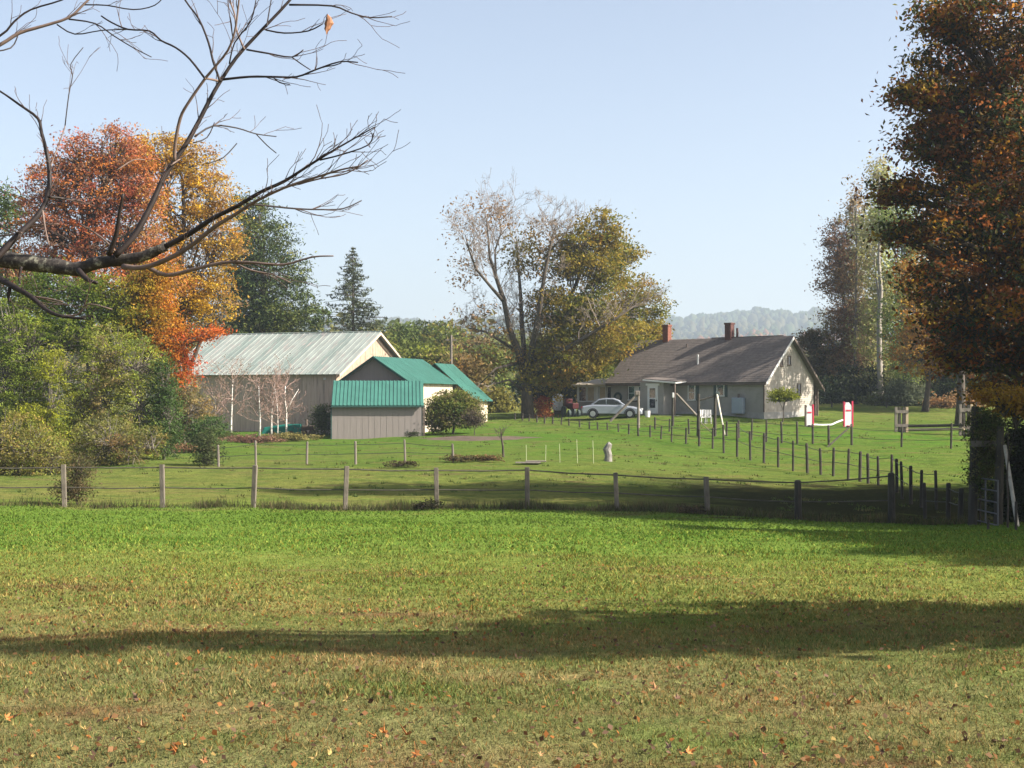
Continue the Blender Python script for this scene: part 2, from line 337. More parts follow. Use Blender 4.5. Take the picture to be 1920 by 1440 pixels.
LITTER = [(.26, .12, .05), (.30, .16, .07), (.36, .14, .04), (.12, .065, .04), (.33, .23, .08), (.20, .12, .08)]
def fallen():
    # maple-like leaf outline, curled
    def leafmesh(k):
        r = random.Random(k); pts = []; n = 12
        for i in range(n):
            a = 2*math.pi*i/n; rad = (1.0 if i % 2 == 0 else .5)*r.uniform(.8, 1.15)*(1.1 if i in (0, 2, 10) else .85)
            x, y = rad*math.cos(a), rad*math.sin(a); pts.append((x*.5, y*.5, .22*(x*x)*r.uniform(.5, 1.4)+.12*abs(y)*r.uniform(-.3, 1)))
        m = MB(); m.poly([(0, 0, 0)]+pts, [(0, 1+i, 1+(i+1) % n) for i in range(n)])
        m.poly([(-.5, -.02, .02), (-.95, -.02, .1), (-.95, .02, .1), (-.5, .02, .02)], [(0, 1, 2, 3)])
        c = LITTER[k % len(LITTER)]; return m.mesh('fallen_leaf', mat('leaf_litter_%d' % k, c, .7, var=.35, scale=3, spec=.25))
    ms = [leafmesh(k) for k in range(6)]
    px_big = [(705,1392,2),(735,1380,3),(1100,1440,0),(620,1425,4),(540,1400,2),(1385,1395,0),(720,1385,2),(1160,1330,3),(1590,1325,0),(1692,1342,3),(160,1378,4),(268,1372,1),(497,1334,0),(484,1355,3),(366,1395,4),(345,1410,4),(255,1318,5),(383,1438,0),(765,1388,2),(650,1320,4),(673,1340,4),(935,1345,3),(1013,1425,1),(1115,1435,0),(1255,1412,5),(1290,1420,2),(1515,1388,5),(1045,1325,1),(1655,1420,3),(590,1432,4),(60,1430,4),(1228,1300,1),(835,1425,3),(780,1425,2),(90,1350,1),(12,1355,2),(905,1310,0),(1362,1280,1),(330,1420,2),(1430,1425,0),(560,1340,5),(1742,1385,0),(1810,1398,3),(1120,1270,1),(1270,1318,3),(1880,1400,5)]
    for (px, py, k) in px_big:
        Y = 6.0
        for _ in range(30): Y = (EYE-G(X(px, Y), Y))*F/(py-HZ)
        o = bpy.data.objects.new('fallen_leaf', ms[k]); COL.objects.link(o); x = X(px, Y)
        s = random.uniform(.045, .08); o.scale = (s, s*random.uniform(.6, 1), s*random.uniform(1.2, 2.8)); o.location = (x, Y, G(x, Y)+.028)
        o.rotation_euler = (random.uniform(-1, 1), random.uniform(-1, 1), random.uniform(0, 6.3))
        tag(o, 'curled %s maple leaf lying on the near lawn' % ['rusty orange-brown', 'tan', 'bright orange', 'dark brown', 'yellow-tan', 'dull mid-brown'][k], 'leaf', 'fallen leaves on the near lawn')
    n = 11000; y = 4.4+(rng.uniform(0, 1, n)**1.7)*15; x = rng.uniform(-1, 1, n)*(.42*y+.8)
    k = rng.uniform(0, 1, n) < (.25+.9*wob(np.stack([x, y, y*0], -1), 2.5, 21)); x, y = x[k], y[k]; n = len(x)
    c = np.array(LITTER)[rng.integers(0, 6, n)]*rng.uniform(.5, 1.1, (n, 1))
    o = leaves('leaf_litter', np.stack([x, y, gz(x, y)+rng.uniform(.012, .035, n)], -1), .03, c, LEAF, None, up=1.3, asp=.9)
    tag(o, 'small dry brown leaf fragments scattered over the near lawn', 'leaves', kind='stuff')
fallen()

# ------------------------------------------------------------------ plants
def lobe(px, py, Y, rx, ry, rd=None):
    p = P(px, py, Y); k = Y/F; return (p.x, p.y, p.z, rx*k, (rd if rd is not None else rx)*k, ry*k)
def crown_pts(lobes, ncl, nleaf, cr, lo=.5, zs=.6, seed=1, gap=.0, gapscale=1.9):
    A = np.array(lobes); wt = (A[:, 3]*A[:, 5])**.7; wt = wt/wt.sum(); idx = rng.choice(len(A), ncl, p=wt)
    d = unit(rng.normal(size=(ncl, 3))); r = (lo+(1.14-lo)*rng.uniform(0, 1, ncl)**.65)[:, None]
    c = A[idx, :3]+d*r*A[idx, 3:]
    if gap: k = wob(c, gapscale, seed+50) > gap; c = c[k]; idx = idx[k]
    n = len(c); L = np.repeat(c, nleaf, 0)+rng.normal(size=(n*nleaf, 3))*np.array([1, 1, zs])*cr*rng.uniform(.45, 1.5, (n, 1)).repeat(nleaf, 0)
    return c, idx, L
def trunk_and_limbs(t, base, lobes, c, idx, r0, bark, limbn=None, sub=.35, top=None, twigr=.02, forks=1):
    A = np.array(lobes); zmax = (A[:, 2]).max(); bx, by, bz = base
    m = MB(); top = top or (A[:, 0].mean(), A[:, 1].mean(), zmax)
    path = []; n = 9
    for i in range(n):
        u = i/(n-1); path.append(Vector((bx+(top[0]-bx)*u**1.3+random.uniform(-1, 1)*r0*.6*(i > 0), by+(top[1]-by)*u**1.3+random.uniform(-1, 1)*r0*.6*(i > 0), bz-.15+(top[2]-bz)*u)))
    rad = [r0*(1.35 if i == 0 else 1)*(1-.82*i/(n-1)) for i in range(n)]; m.tube(path, rad, 9)
    ends = []
    for (x, y, z, *_r) in lobes:
        c0 = Vector((x, y, z)); h = max(.18, min(.8, (z-bz)/(top[2]-bz)*random.uniform(.5, .75))); i = h*(n-1); j = int(i); s = path[j].lerp(path[j+1], i-j)
        mid = s.lerp(c0, .5)+Vector((random.uniform(-.3, .3), random.uniform(-.3, .3), .12*(c0-s).length))
        rr = rad[j]*.55; m.tube([s, s.lerp(mid, .5)+Vector((0, 0, .03)), mid, mid.lerp(c0, .5), c0], [rr, rr*.8, rr*.62, rr*.45, rr*.25], 6); ends.append((s, mid, c0))
    m.build('trunk', bark, t, smooth=True)
    k = rng.uniform(0, 1, len(c)) < sub; cc = c[k]; ii = idx[k]; E = np.array([[list(a), list(b), list(d)] for a, b, d in ends])
    u = rng.uniform(0, 1, (len(cc), 1)); S = E[ii, 1]*(1-u)+E[ii, 2]*u
    M = (S+cc)/2+rng.normal(size=S.shape)*.08*np.linalg.norm(cc-S, axis=1, keepdims=True)
    V1, F1 = segs(S, M, twigr*2, twigr*1.3, 4); V2, F2 = segs(M, cc, twigr*1.3, twigr*.5, 4)
    np_obj('branches', np.concatenate([V1, V2]), np.concatenate([F1, F2+len(V1)]), bark, t)
def tree(name, label, cat, bpx, Y, r0, lobes, ncl, nleaf, size, cr, pal_, group=None, bark=BARK, pscale=3., seed=1, gap=0, sub=.35, lo=.45, up=.6, jit=.45, twigr=.02, top=None, zs=.42, asp=.6, by=None, mat_=None, cfun=None):
    x = X(bpx, Y); yb = by or Y; base = (x, yb, G(x, yb)); t = thing(name, label, cat, base, 0, group)
    c, idx, Lp = crown_pts(lobes, ncl, nleaf, cr, lo, zs, seed, gap)
    cc = np.repeat(c, nleaf, 0)
    tt = wob(cc, pscale, seed)+rng.normal(0, jit*.5, len(c)).repeat(nleaf); colr = cfun(cc, tt) if cfun else pal(tt, pal_)
    colr = colr*rng.uniform(.65, 1.35, (len(Lp), 1))*rng.uniform(.75, 1.3, (len(c), 1)).repeat(nleaf, 0)
    ok = Lp[:, 2] > gz(Lp[:, 0], Lp[:, 1])+.05; Lp, colr = Lp[ok], colr[ok]
    inv = np.array(base)
    o = leaves('crown', Lp-inv, size, colr, mat_ or LEAF, t, up, asp)
    lb = [(a-inv[0], b-inv[1], z-inv[2], d, e, f) for a, b, z, d, e, f in lobes]
    if top: top = tuple(Vector(top)-Vector(base))
    trunk_and_limbs(t, (0, 0, 0), lb, c-inv, idx, r0, bark, sub=sub, twigr=twigr, top=top)
    return t

RED = [(.36, .085, .04), (.42, .16, .04), (.36, .13, .09), (.26, .17, .11), (.50, .20, .035), (.38, .10, .06)]
GOLD = [(.44, .25, .02), (.50, .32, .03), (.42, .19, .03), (.32, .20, .05), (.52, .34, .03)]
MIX = [(.09, .14, .02), (.17, .19, .02), (.40, .17, .02), (.42, .09, .025), (.12, .15, .02), (.07, .11, .025)]
DARKG = [(.045, .07, .025), (.065, .095, .027), (.10, .13, .03), (.16, .17, .04)]
OLIVE = [(.09, .12, .03), (.14, .17, .035), (.20, .20, .04), (.28, .22, .05)]
YGR = [(.09, .12, .03), (.15, .18, .03), (.25, .26, .03), (.14, .15, .04), (.21, .16, .06)]
BROWN = [(.18, .13, .06), (.24, .16, .06), (.17, .17, .05), (.26, .21, .07)]

# left group, back to front
tree('pine_tree', 'dark green pine at the left edge of the photo behind the red maple', 'tree', -30, 84, .35,
     [lobe(-20, 400, 84, 70, 50), lobe(-40, 480, 84, 90, 60), lobe(-10, 560, 84, 90, 70), lobe(-50, 650, 84, 100, 80)], 420, 34, .30, .5, DARKG, seed=2, up=.9, asp=.3, mat_=NEEDLE)
tree('maple_tree', 'tall golden-orange maple right of the red one, above the barn roof', 'tree', 345, 83, .34,
     [lobe(250, 300, 83, 40, 38), lobe(260, 470, 83, 60, 60), lobe(300, 290, 83, 50, 38), lobe(360, 305, 83, 46, 42), lobe(395, 370, 83, 46, 50), lobe(345, 400, 83, 60, 60), lobe(420, 450, 83, 34, 40), lobe(370, 500, 83, 60, 55), lobe(400, 570, 83, 44, 40), lobe(330, 560, 83, 60, 60)],
     1050, 36, .15, .36, GOLD, seed=5, pscale=2.0, gap=.25, cfun=lambda c, t: pal(t*.75+np.clip((7-c[:, 2])/16, 0, .25), GOLD+[(.36, .20, .09), (.30, .20, .11)]))
tree('maple_tree', 'large red and orange maple with grey-brown bare patches, left of the golden one', 'tree', 170, 78, .38,
     [lobe(150, 290, 78, 58, 40), lobe(215, 280, 78, 48, 46), lobe(95, 345, 78, 54, 46), lobe(180, 350, 78, 72, 56), lobe(262, 345, 78, 46, 60), lobe(80, 420, 78, 50, 50), lobe(150, 440, 78, 70, 55), lobe(240, 440, 78, 66, 62), lobe(290, 520, 78, 50, 60), lobe(180, 520, 78, 80, 50), lobe(60, 500, 78, 60, 50)],
     1350, 36, .14, .36, RED, seed=9, pscale=1.8, gap=.25, sub=.7, cfun=lambda c, t: pal(t, RED)*(1-np.clip((c[:, 0:1]+21.5)/4, 0, .75))+pal(t, [(.50, .24, .03), (.48, .14, .035), (.50, .32, .03), (.34, .20, .09)])*np.clip((c[:, 0:1]+21.5)/4, 0, .75))
tree('pine_tree', 'broad dark green pine rising behind the barn between golden maple and spruce', 'tree', 500, 116, .4,
     [lobe(470, 400, 116, 36, 34), lobe(490, 450, 116, 56, 44), lobe(500, 510, 116, 72, 50), lobe(510, 570, 116, 86, 50), lobe(440, 500, 116, 50, 60), lobe(450, 590, 116, 80, 50), lobe(560, 600, 116, 50, 34), lobe(480, 650, 116, 110, 60)],
     1150, 32, .28, .5, DARKG, seed=12, up=.9, asp=.35, mat_=NEEDLE, gap=.1,
     cfun=lambda c, t: pal(t*.75+np.clip((7.5-c[:, 2])/9, 0, .4), [(.035, .055, .02), (.05, .075, .022), (.08, .10, .025), (.13, .14, .03), (.19, .175, .035)]))
def spruce(px, Y, top_py, base_py, halfw, label, name='spruce_tree', dens=1.0, col=DARKG, cat='tree', group=None, steps=44):
    x = X(px, Y); gzv = G(x, Y); t = thing(name, label, cat, (x, Y, gzv), 0, group)
    H = EYE+(HZ-top_py)*Y/F-gzv; hb = max(.2, EYE+(HZ-base_py)*Y/F-gzv); R = halfw*Y/F
    MB().tube([(0, 0, -.1), (0, 0, H*.5), (0, 0, H)], [H*.016, H*.01, .012], 7).build('trunk', BARK, t, smooth=True)
    S, E, Ls = [], [], []
    for i in range(steps):
        u = (i+.5)/steps; z = hb+(H-hb)*u
        for k in range(5):
            a = random.uniform(0, 6.28); l = R*((1-u)**.85+.03)*random.uniform(.65, 1.12)
            zt = z-l*random.uniform(.05, .3)+.15*l; e = np.array([math.cos(a)*l, math.sin(a)*l, zt]); s = np.array([0, 0, z])
            S.append(s); E.append(e); n = int(max(4, l*26*dens)); q = rng.uniform(.12, 1.02, (n, 1))
            pt = s+(e-s)*q; pt[:, 2] -= .18*l*np.sin(q[:, 0]*3.1)-.12*rng.uniform(-1.6, .3, n)*(.3+l*.2); side = np.array([-math.sin(a), math.cos(a), 0])
            pt += side*rng.normal(0, .16*l*.55+.05, (n, 1)); Ls.append(pt)
    V, Fc = segs(np.array(S), np.array(E), .03, .01, 4); np_obj('branches', V, Fc, BARK, t)
    L = np.concatenate(Ls); c = pal(rng.uniform(0, .8, len(L)), col)*rng.uniform(.7, 1.2, (len(L), 1))
    leaves('crown', L, .26*Y/100 if Y > 60 else .16, c, NEEDLE, t, up=.5, asp=.3, droop=.6); return t
spruce(662, 126, 462, 640, 82, 'lone pointed spruce with drooping boughs against the sky right of the broad pine', dens=.6, steps=30, col=[(.06, .075, .04), (.09, .10, .055)])
tree('maple_tree', 'green and yellow maple with red-orange sprays hanging beside the barn roof', 'tree', 165, 70, .3,
     [lobe(120, 540, 70, 80, 40), lobe(220, 560, 70, 70, 45), lobe(60, 600, 70, 60, 50), lobe(170, 620, 70, 90, 50), lobe(268, 600, 70, 56, 40), lobe(320, 640, 70, 40, 40), lobe(335, 690, 70, 26, 34), lobe(285, 560, 70, 36, 40), lobe(390, 625, 70, 34, 14), lobe(290, 520, 70, 30, 22)],
     1050, 36, .125, .30, MIX, seed=14, pscale=2.0,
     cfun=lambda c, t: pal(np.clip((c[:, 0]+21.3)/5.0, 0, 1)*.62+.22*t+np.clip((4.2-c[:, 2])/20, 0, .3)*0, [(.06, .10, .02), (.11, .15, .02), (.19, .19, .02), (.36, .19, .02), (.44, .14, .02), (.44, .06, .03), (.40, .11, .03)]))
# shrubs of the left thicket
SHR = [
 ('bushy green sapling at the left edge above the brown thicket', 30, 68, [(20,610,60,50),(60,650,60,60),(10,700,60,60),(50,760,60,60),(90,720,40,60),(10,790,60,60),(60,820,60,50),(150,700,40,60),(150,630,40,40)], 900, [(.08,.11,.02),(.13,.17,.025),(.18,.20,.03)], .12),
 ('yellow-green willow-like shrub just right of the dark gap in the thicket', 225, 66, [(205,660,44,50),(250,690,60,60),(190,740,50,60),(270,760,50,60),(230,820,60,50),(180,820,50,50),(150,780,40,60),(240,850,60,30)], 900, YGR, .11),
 ('lime yellow sapling between the green one and the dark gap', 95, 65, [(95,700,26,50),(100,760,34,60),(85,820,40,50),(60,800,40,50),(110,840,40,36)], 480, [(.13,.15,.02),(.24,.25,.02),(.16,.16,.03)], .11),
 ('small dark green cedar left of the tan saplings', 308, 66, [(308,720,24,50),(312,780,30,50),(306,825,34,35)], 300, [(.045,.075,.022),(.07,.11,.028)], .11),
 ('dark brushy shrub with brown leaves low behind the fence', 215, 62, [(200,830,60,50),(250,845,50,40),(170,860,40,34),(290,840,30,40)], 520, [(.07,.08,.03),(.15,.13,.04),(.12,.14,.03),(.19,.12,.05)], .10),
 ('broad brown and green thicket at the left edge behind the near fence', 25, 56, [(0,830,70,60),(60,845,60,56),(-30,880,50,40),(95,870,40,44),(20,880,70,34)], 760, [(.13,.11,.04),(.19,.16,.04),(.14,.17,.035),(.24,.17,.05)], .09),
 ('tan and orange leaved sapling clump left of the birches', 345, 76, [(345,730,30,34),(360,770,36,34),(335,800,30,28)], 240, [(.26,.16,.05),(.18,.13,.05),(.14,.13,.05)], .12),
 ('low green bush right of the tan saplings', 392, 74, [(395,800,30,22),(375,812,26,18)], 140, [(.05,.09,.03),(.08,.11,.03)], .12),
]
for lab, px, Y, lbs, ncl, pl, sz in SHR:
    tree('shrub', lab, 'shrub', px, Y, .07, [lobe(a, b, Y, c, d) for a, b, c, d in lbs], int(ncl*1.35), 24, sz*1.0, .19, [tuple(1.35*v for v in q) for q in pl], seed=px+3, lo=.4, sub=.6, twigr=.012, bark=BARKG, gap=.16, pscale=1.2, asp=.45)
tree('bush', 'small rounded grey-green bush standing alone in the field behind the near fence', 'bush', 385, 62, .05, [lobe(385, 835, 62, 24, 28), lobe(392, 860, 62, 24, 22)], 170, 20, .08, .2, [(.06,.08,.03),(.10,.11,.04)], seed=31, lo=.2, sub=.7, twigr=.01)
tree('bush', 'dark leafy bush growing against the near fence by its second post', 'bush', 145, 43, .04, [lobe(145, 885, 43, 26, 34), lobe(140, 920, 43, 34, 26)], 210, 20, .06, .16, [(.04,.06,.02),(.08,.09,.03),(.14,.10,.05)], seed=33, lo=.2, sub=.7, twigr=.008)

# bare growth: recursive twigs, all at once
def grow(P0, D, Ln, Rd, gens, up=.15, k=4, wander=.22, seed=0, minr=.004):
    segsS, segsE, r0s, r1s, tips = [], [], [], [], []
    P0 = np.array(P0, float); D = unit(np.array(D, float)); Ln = np.array(Ln, float); Rd = np.array(Rd, float)
    for gi in range(len(gens)+1):
        n = len(P0); pts = [P0]; d = D.copy(); dirs = [d]
        for s in range(k):
            d = unit(d+rng.normal(0, wander, (n, 3))+np.array([0, 0, up])); q = pts[-1]+d*(Ln/k)[:, None]
            fr0 = 1-.62*s/k; fr1 = 1-.62*(s+1)/k
            segsS.append(pts[-1]); segsE.append(q); r0s.append(np.maximum(Rd*fr0, minr)); r1s.append(np.maximum(Rd*fr1, minr)); pts.append(q); dirs.append(d)
        if gi == len(gens): tips.append(pts[-1]); break
        nc, spread, lr, rr = gens[gi]; PP = np.stack(pts, 1); DD = np.stack(dirs, 1)
        u = rng.uniform(.22, 1, (n, nc)); u[:, 0] = 1; i = np.minimum((u*k).astype(int), k-1); fr = (u*k-i)[..., None]
        ar = np.arange(n)[:, None]; st = PP[ar, i]*(1-fr)+PP[ar, i+1]*fr; dd = DD[ar, i+1]
        nd = unit(dd+rng.normal(0, spread, (n, nc, 3)))
        P0 = st.reshape(-1, 3); D = nd.reshape(-1, 3)
        Ln2 = (Ln[:, None]*lr*rng.uniform(.6, 1.25, (n, nc))*(1.15-.4*u)).ravel(); Rd = (Rd[:, None]*rr*(1-.45*u)).ravel(); Ln = Ln2
    return np.concatenate(segsS), np.concatenate(segsE), np.concatenate(r0s), np.concatenate(r1s), tips[-1]

# central big tree: bare on the left, olive and gold leaved on the right
def central():
    Y = 105; bx = X(990, Y); b = Vector((bx, Y, G(bx, Y))); t = thing('oak_tree', 'great spreading tree, bare on its left and olive-gold on its right, beside the house', 'tree', b)
    def W_(l): return [P(a, c, Y+d)-b for a, c, d in l]
    m = MB(); tr = [
      ([(990,790,0),(988,740,0),(985,700,0)], [.55,.42,.36]),
      ([(984,705,0),(972,660,-.5),(955,615,-1),(944,560,-1),(930,520,-1.5),(918,480,-2),(915,440,-2),(912,410,-2)], [.30,.26,.22,.18,.14,.10,.06,.03]),
      ([(944,565,-1),(918,535,-2),(893,505,-3),(880,470,-3.5),(872,440,-4)], [.14,.11,.09,.06,.03]),
      ([(930,520,-1),(928,470,0),(940,435,0),(936,408,0)], [.09,.07,.05,.03]),
      ([(986,705,0),(982,650,1),(978,600,1.5),(976,550,2),(972,500,2),(968,450,2)], [.24,.20,.17,.13,.09,.04]),
      ([(990,700,0),(1000,640,-1),(1012,580,-2),(1020,520,-2),(1030,470,-2),(1038,435,-2),(1045,415,-2)], [.27,.22,.18,.14,.10,.06,.03]),
      ([(1032,470,-2),(1050,450,-2),(1070,425,-2)], [.08,.06,.03]),
      ([(994,700,0),(1025,640,1),(1060,580,1),(1085,520,0),(1100,460,0),(1105,430,0)], [.26,.20,.16,.12,.07,.04]),
      ([(998,710,0),(1050,660,-2),(1100,630,-3),(1150,600,-3),(1195,570,-3)], [.22,.17,.13,.09,.05]),
      ([(970,660,0),(940,640,1),(910,622,2),(880,615,3)], [.15,.11,.08,.05]),
      ([(975,680,0),(930,690,-2),(900,720,-2)], [.12,.08,.04]),
      ([(984,735,0),(955,712,-1),(925,720,-2)], [.12,.08,.04])]
    for l, r in tr: m.tube(W_(l), r, 8)
    m.build('trunk', BARK, t, smooth=True)
    S, D, Ln, R = [], [], [], []
    for l, r in tr[1:]:
        w = W_(l); last = w[-1]
        for i in range(len(w)-1):
            for q in range(3):
                u = random.random(); p = w[i].lerp(w[i+1], u); 
                if p.z < 4.2: continue
                d = (w[i+1]-w[i]).normalized(); a = random.uniform(-1, 1)
                S.append(p); D.append(d*.55+Vector((a, random.uniform(-1, 1), random.uniform(-.1, .7)))); Ln.append(random.uniform(1.3, 2.7)); R.append(.04)
        S.append(last); D.append(w[-1]-w[-2]); Ln.append(1.3); R.append(.03)
    s, e, r0, r1, tips = grow(S, D, Ln, R, [(4, .55, .64, .55), (5, .6, .62, .6), (3, .6, .6, .7)], up=.1, minr=.0085, k=3)
    V, Fc = segs(s, e, r0, r1, 3); np_obj('branches', V, Fc, TWIG, t)
    lobes = [lobe(*a[:2], Y+(7 if a[0] > 1170 else 4 if a[0] > 1140 else 0), a[2], a[3]) for a in [
      (1110,415,38,22),(1140,450,34,22),(1085,450,40,26),(1165,475,32,20),(1120,500,56,30),(1065,500,40,36),(1180,550,50,32),(1120,560,70,40),(1060,570,60,40),
      (1195,600,46,34),(1130,630,80,44),(1050,640,60,46),(1180,650,60,34),(1090,680,60,34),(1025,700,46,46),(1150,675,50,26),(1215,575,28,24),(1222,625,24,20)]]
    inv = np.array(b); c, idx, Lp = crown_pts(lobes, 2100, 28, .42, .35, .45, 8, gap=.3, gapscale=1.7)
    cc = np.repeat(c, 28, 0); tt = wob(cc, 2.4, 6)+rng.normal(0, .2, len(c)).repeat(28)
    col = pal(tt*.8+.1, [(.085, .11, .02), (.15, .155, .025), (.23, .18, .03), (.29, .20, .03), (.15, .16, .025), (.33, .19, .035)])
    l2 = [lobe(*a) for a in [(1000,470,Y,60,60),(975,480,Y,40,40),(890,700,Y,50,36),(930,660,Y,50,50),(1010,600,Y,30,60)]]
    c2, _, Lp2 = crown_pts(l2, 230, 18, .45, .2, .6, 9, gap=.2); cc2 = np.repeat(c2, 18, 0)
    col2 = pal(wob(cc2, 3, 4), [(.20, .14, .05), (.28, .15, .04), (.15, .13, .03)])
    l3 = [lobe(*a) for a in [(880,420,Y,60,50),(870,500,Y,40,50),(890,600,Y,60,40),(930,400,Y,40,30)]]
    c3, _, Lp3 = crown_pts(l3, 130, 10, .5, .2, .6, 10); col3 = np.tile(np.array([[.30, .19, .10]]), (len(Lp3), 1))
    L = np.concatenate([Lp, Lp2, Lp3]); cl = np.concatenate([col, col2, col3])
    leaves('crown', L-inv, .22, cl*rng.uniform(.7, 1.3, (len(L), 1)), LEAF, t)
    V, Fc = segs(c[::3]-inv, np.array([[P(1075, 600, Y).x, Y, P(1075, 600, Y).z]])*.35+c[::3]*.65-inv, .012, .03, 4); np_obj('branches', V, Fc, BARK, t)
central()

# near maple at the right edge
def near_maple():
    Y = 45; k = [lobe(*a) for a in [
      (1870,35,43,110,50),(1790,20,43,60,44),(1850,120,Y,110,70),(1770,180,44,70,50),(1730,175,43,44,26),(1860,220,Y,110,70),(1770,270,44,74,50),(1720,285,44,36,26),(1850,320,46,110,70),(1740,350,44,60,40),
      (1765,50,43.5,44,34),(1750,110,43.5,36,22),(1728,180,43,34,18),(1742,240,43.5,34,18),(1735,10,43.5,28,14),
      (1680,360,44,44,24),(1830,420,45,110,60),(1740,430,44,50,30),(1690,440,44,34,16),(1850,500,45,100,60),(1780,520,44,70,50),(1860,580,45,90,60),(1790,600,44,60,44),(1870,660,45,80,50),(1800,670,44,50,36),(1890,735,43,70,22),
      (2000,130,42,110,90),(2020,300,Y,140,130),(2010,500,Y,140,120),(2000,660,Y,120,60),(1930,300,47,100,120),(1940,450,48,110,130),(1940,300,40,110,130),(1990,560,39,110,80)]]
    pl = [(.04, .055, .02), (.07, .06, .025), (.14, .06, .022), (.34, .10, .022), (.38, .22, .022), (.09, .09, .02), (.04, .06, .02), (.28, .10, .03)]
    tree('maple_tree', 'huge dark orange and green maple filling the right edge of the photo', 'tree', 2010, Y, .42, k, 3000, 32, .145, .32, pl, seed=17, pscale=1.2, gap=.13, lo=.3, sub=.5, twigr=.014,
         top=(X(1990, Y), Y, 12.5))
near_maple()

# trees off the right edge whose shade crosses the lawn
def shade_tree(lab, base, xt, targets, nc, size, cr, seed, zs=.6, gap=0):
    """a tree outside the frame, its lobes standing so that their shade reaches the places seen in the photo"""
    tz = math.tan(e_); lb = []
    for X_, Y_, r_ in targets:
        g0 = G(X_, Y_); z = g0+(xt-X_)*tz/math.sin(a_); lb.append((xt+random.uniform(-.3, .3), Y_+(xt-X_)*math.cos(a_)/math.sin(a_), max(z, G(xt, Y_)+r_*.6), r_*.8, r_*.9, r_*.62))
    tree('maple_tree', lab, 'tree', 960+base[0]*F/base[1], base[1], .3, lb, nc, 30, size, cr, MIX, seed=seed, lo=.1, sub=.3, gap=gap, top=(lambda q: (q[0], q[1], q[2]))(max(lb, key=lambda l: l[2])))
shade_tree('leaning maple outside the frame whose shade crosses the near lawn', (9.2, 11.9), 9.2,
    [(-5.8, 10.42, .3), (-5.1, 10.42, .3), (-4.4, 10.42, .3), (-3.7, 10.42, .3), (-3.0, 10.44, .32), (-2.3, 10.46, .36), (-1.6, 10.5, .4), (-.9, 10.55, .5), (-.2, 10.6, .7), (.6, 10.8, .9), (1.4, 11.4, 1.4), (2.2, 11.9, 1.9), (3.4, 12.2, 2.1), (4.8, 12.2, 2.1), (6., 12.2, 2.1)], 1500, .11, .10, 91)
shade_tree('great maple outside the frame whose shade darkens the fence corner', (24.5, 38), 24.5,
    [(-.5, 41.2, .9), (1, 41, 1.3), (3, 40.6, 1.6), (5, 39.6, 2.2), (7, 38.5, 2.6), (9, 37, 3.0), (6.5, 44.5, 3), (9, 45, 4), (11, 40, 4), (12, 47, 3.5), (12, 34, 3), (7, 37.2, 1.4), (9, 35.2, 2.2), (11, 33.5, 2.6), (13.5, 32, 4), (12, 30.5, 2), (14.5, 29, 3), (10.2, 31.6, .9), (8.6, 33.2, .7), (17, 30, 4), (16, 36, 5), (16, 44, 5), (8.5, 49, 3), (12, 52, 4.5), (16, 52, 5), (20, 52, 5)], 2200, .31, .5, 92, gap=.04)
shade_tree('second great maple outside the frame shading the lawn corner below the gate', (20, 26), 20,
    [(4.6, 31, .7), (6.4, 30, 1.4), (8.4, 28.6, 2.0), (6.3, 26.3, .5), (7.6, 25.6, 1.2), (9.5, 25.4, 2.2), (7.6, 22.2, .7), (8.6, 22.3, 1.6), (7.6, 19.4, .7), (8.6, 19.3, 1.4), (10.5, 21, 2.4), (12, 26, 3), (5.4, 29, .9), (7.2, 27.8, 1.5), (6.9, 24.2, 1.1), (6.6, 21.6, .6), (9, 22, 2)], 2300, .26, .34, 93, gap=.05)

# tall poplars and trees behind the paddock, right of the house
def poplar(px, Y, top, halfw, lab, pl, ncl, seed, bark=BARKG, gap=.1, size=.2, bot=700, nleaf=18, twig=True, r=.2):
    n = 7; lb = []
    for i in range(n):
        u = i/(n-1); py = top+18+(bot-top-18)*u; lb.append(lobe(px+random.uniform(-1, 1)*halfw*.25, py, Y+2.2, halfw*(.28+.72*math.sin(min(1, u*1.3+.1)*1.6)), (bot-top)/n*.75))
    tree('poplar_tree', lab, 'tree', px, Y, r, lb, ncl, nleaf, size, .45, pl, seed=seed, bark=bark, gap=gap, lo=.15, sub=.3, twigr=.014, zs=1.0, top=tuple(P(px, top+8, Y)))
PALEB = mat('pale_poplar_bark', (.27, .24, .205), .85, var=.2)
PALE = [(.28, .33, .10), (.38, .38, .14), (.36, .30, .13)]
poplar(1650, 122, 320, 44, 'tall pale poplar with a grey trunk right of the house beyond the paddock', PALE, 800, 41, nleaf=18, size=.25, gap=.12, bark=PALEB, r=.3)
poplar(1605, 126, 350, 34, 'slimmer grey-green poplar close behind and left of the pale one', [(.22, .24, .11), (.28, .24, .13), (.30, .19, .10)], 600, 42, nleaf=18, size=.25, gap=.12)
tree('oak_tree', 'russet-brown sparse tree at the left side of the poplars behind the house', 'tree', 1585, 128, .22, [lobe(1575,520,128,36,40), lobe(1590,600,128,44,46), lobe(1560,640,128,36,40), lobe(1600,690,128,60,40), lobe(1570,450,128,22,40)], 760, 26, .2, .45, [(.20,.11,.07),(.26,.15,.07),(.18,.16,.05)], seed=44, gap=.15, bark=BARKG, sub=.5)
tree('maple_tree', 'leafy tree with a bright green top between the poplars and the near maple', 'tree', 1700, 118, .16, [lobe(1680,400,118,36,36), lobe(1700,440,118,40,34), lobe(1660,430,118,24,28), lobe(1700,520,118,36,50), lobe(1690,600,118,40,50), lobe(1700,660,118,40,50)], 620, 30, .17, .4, [(.14,.21,.05),(.20,.26,.06),(.18,.17,.06)], seed=45)
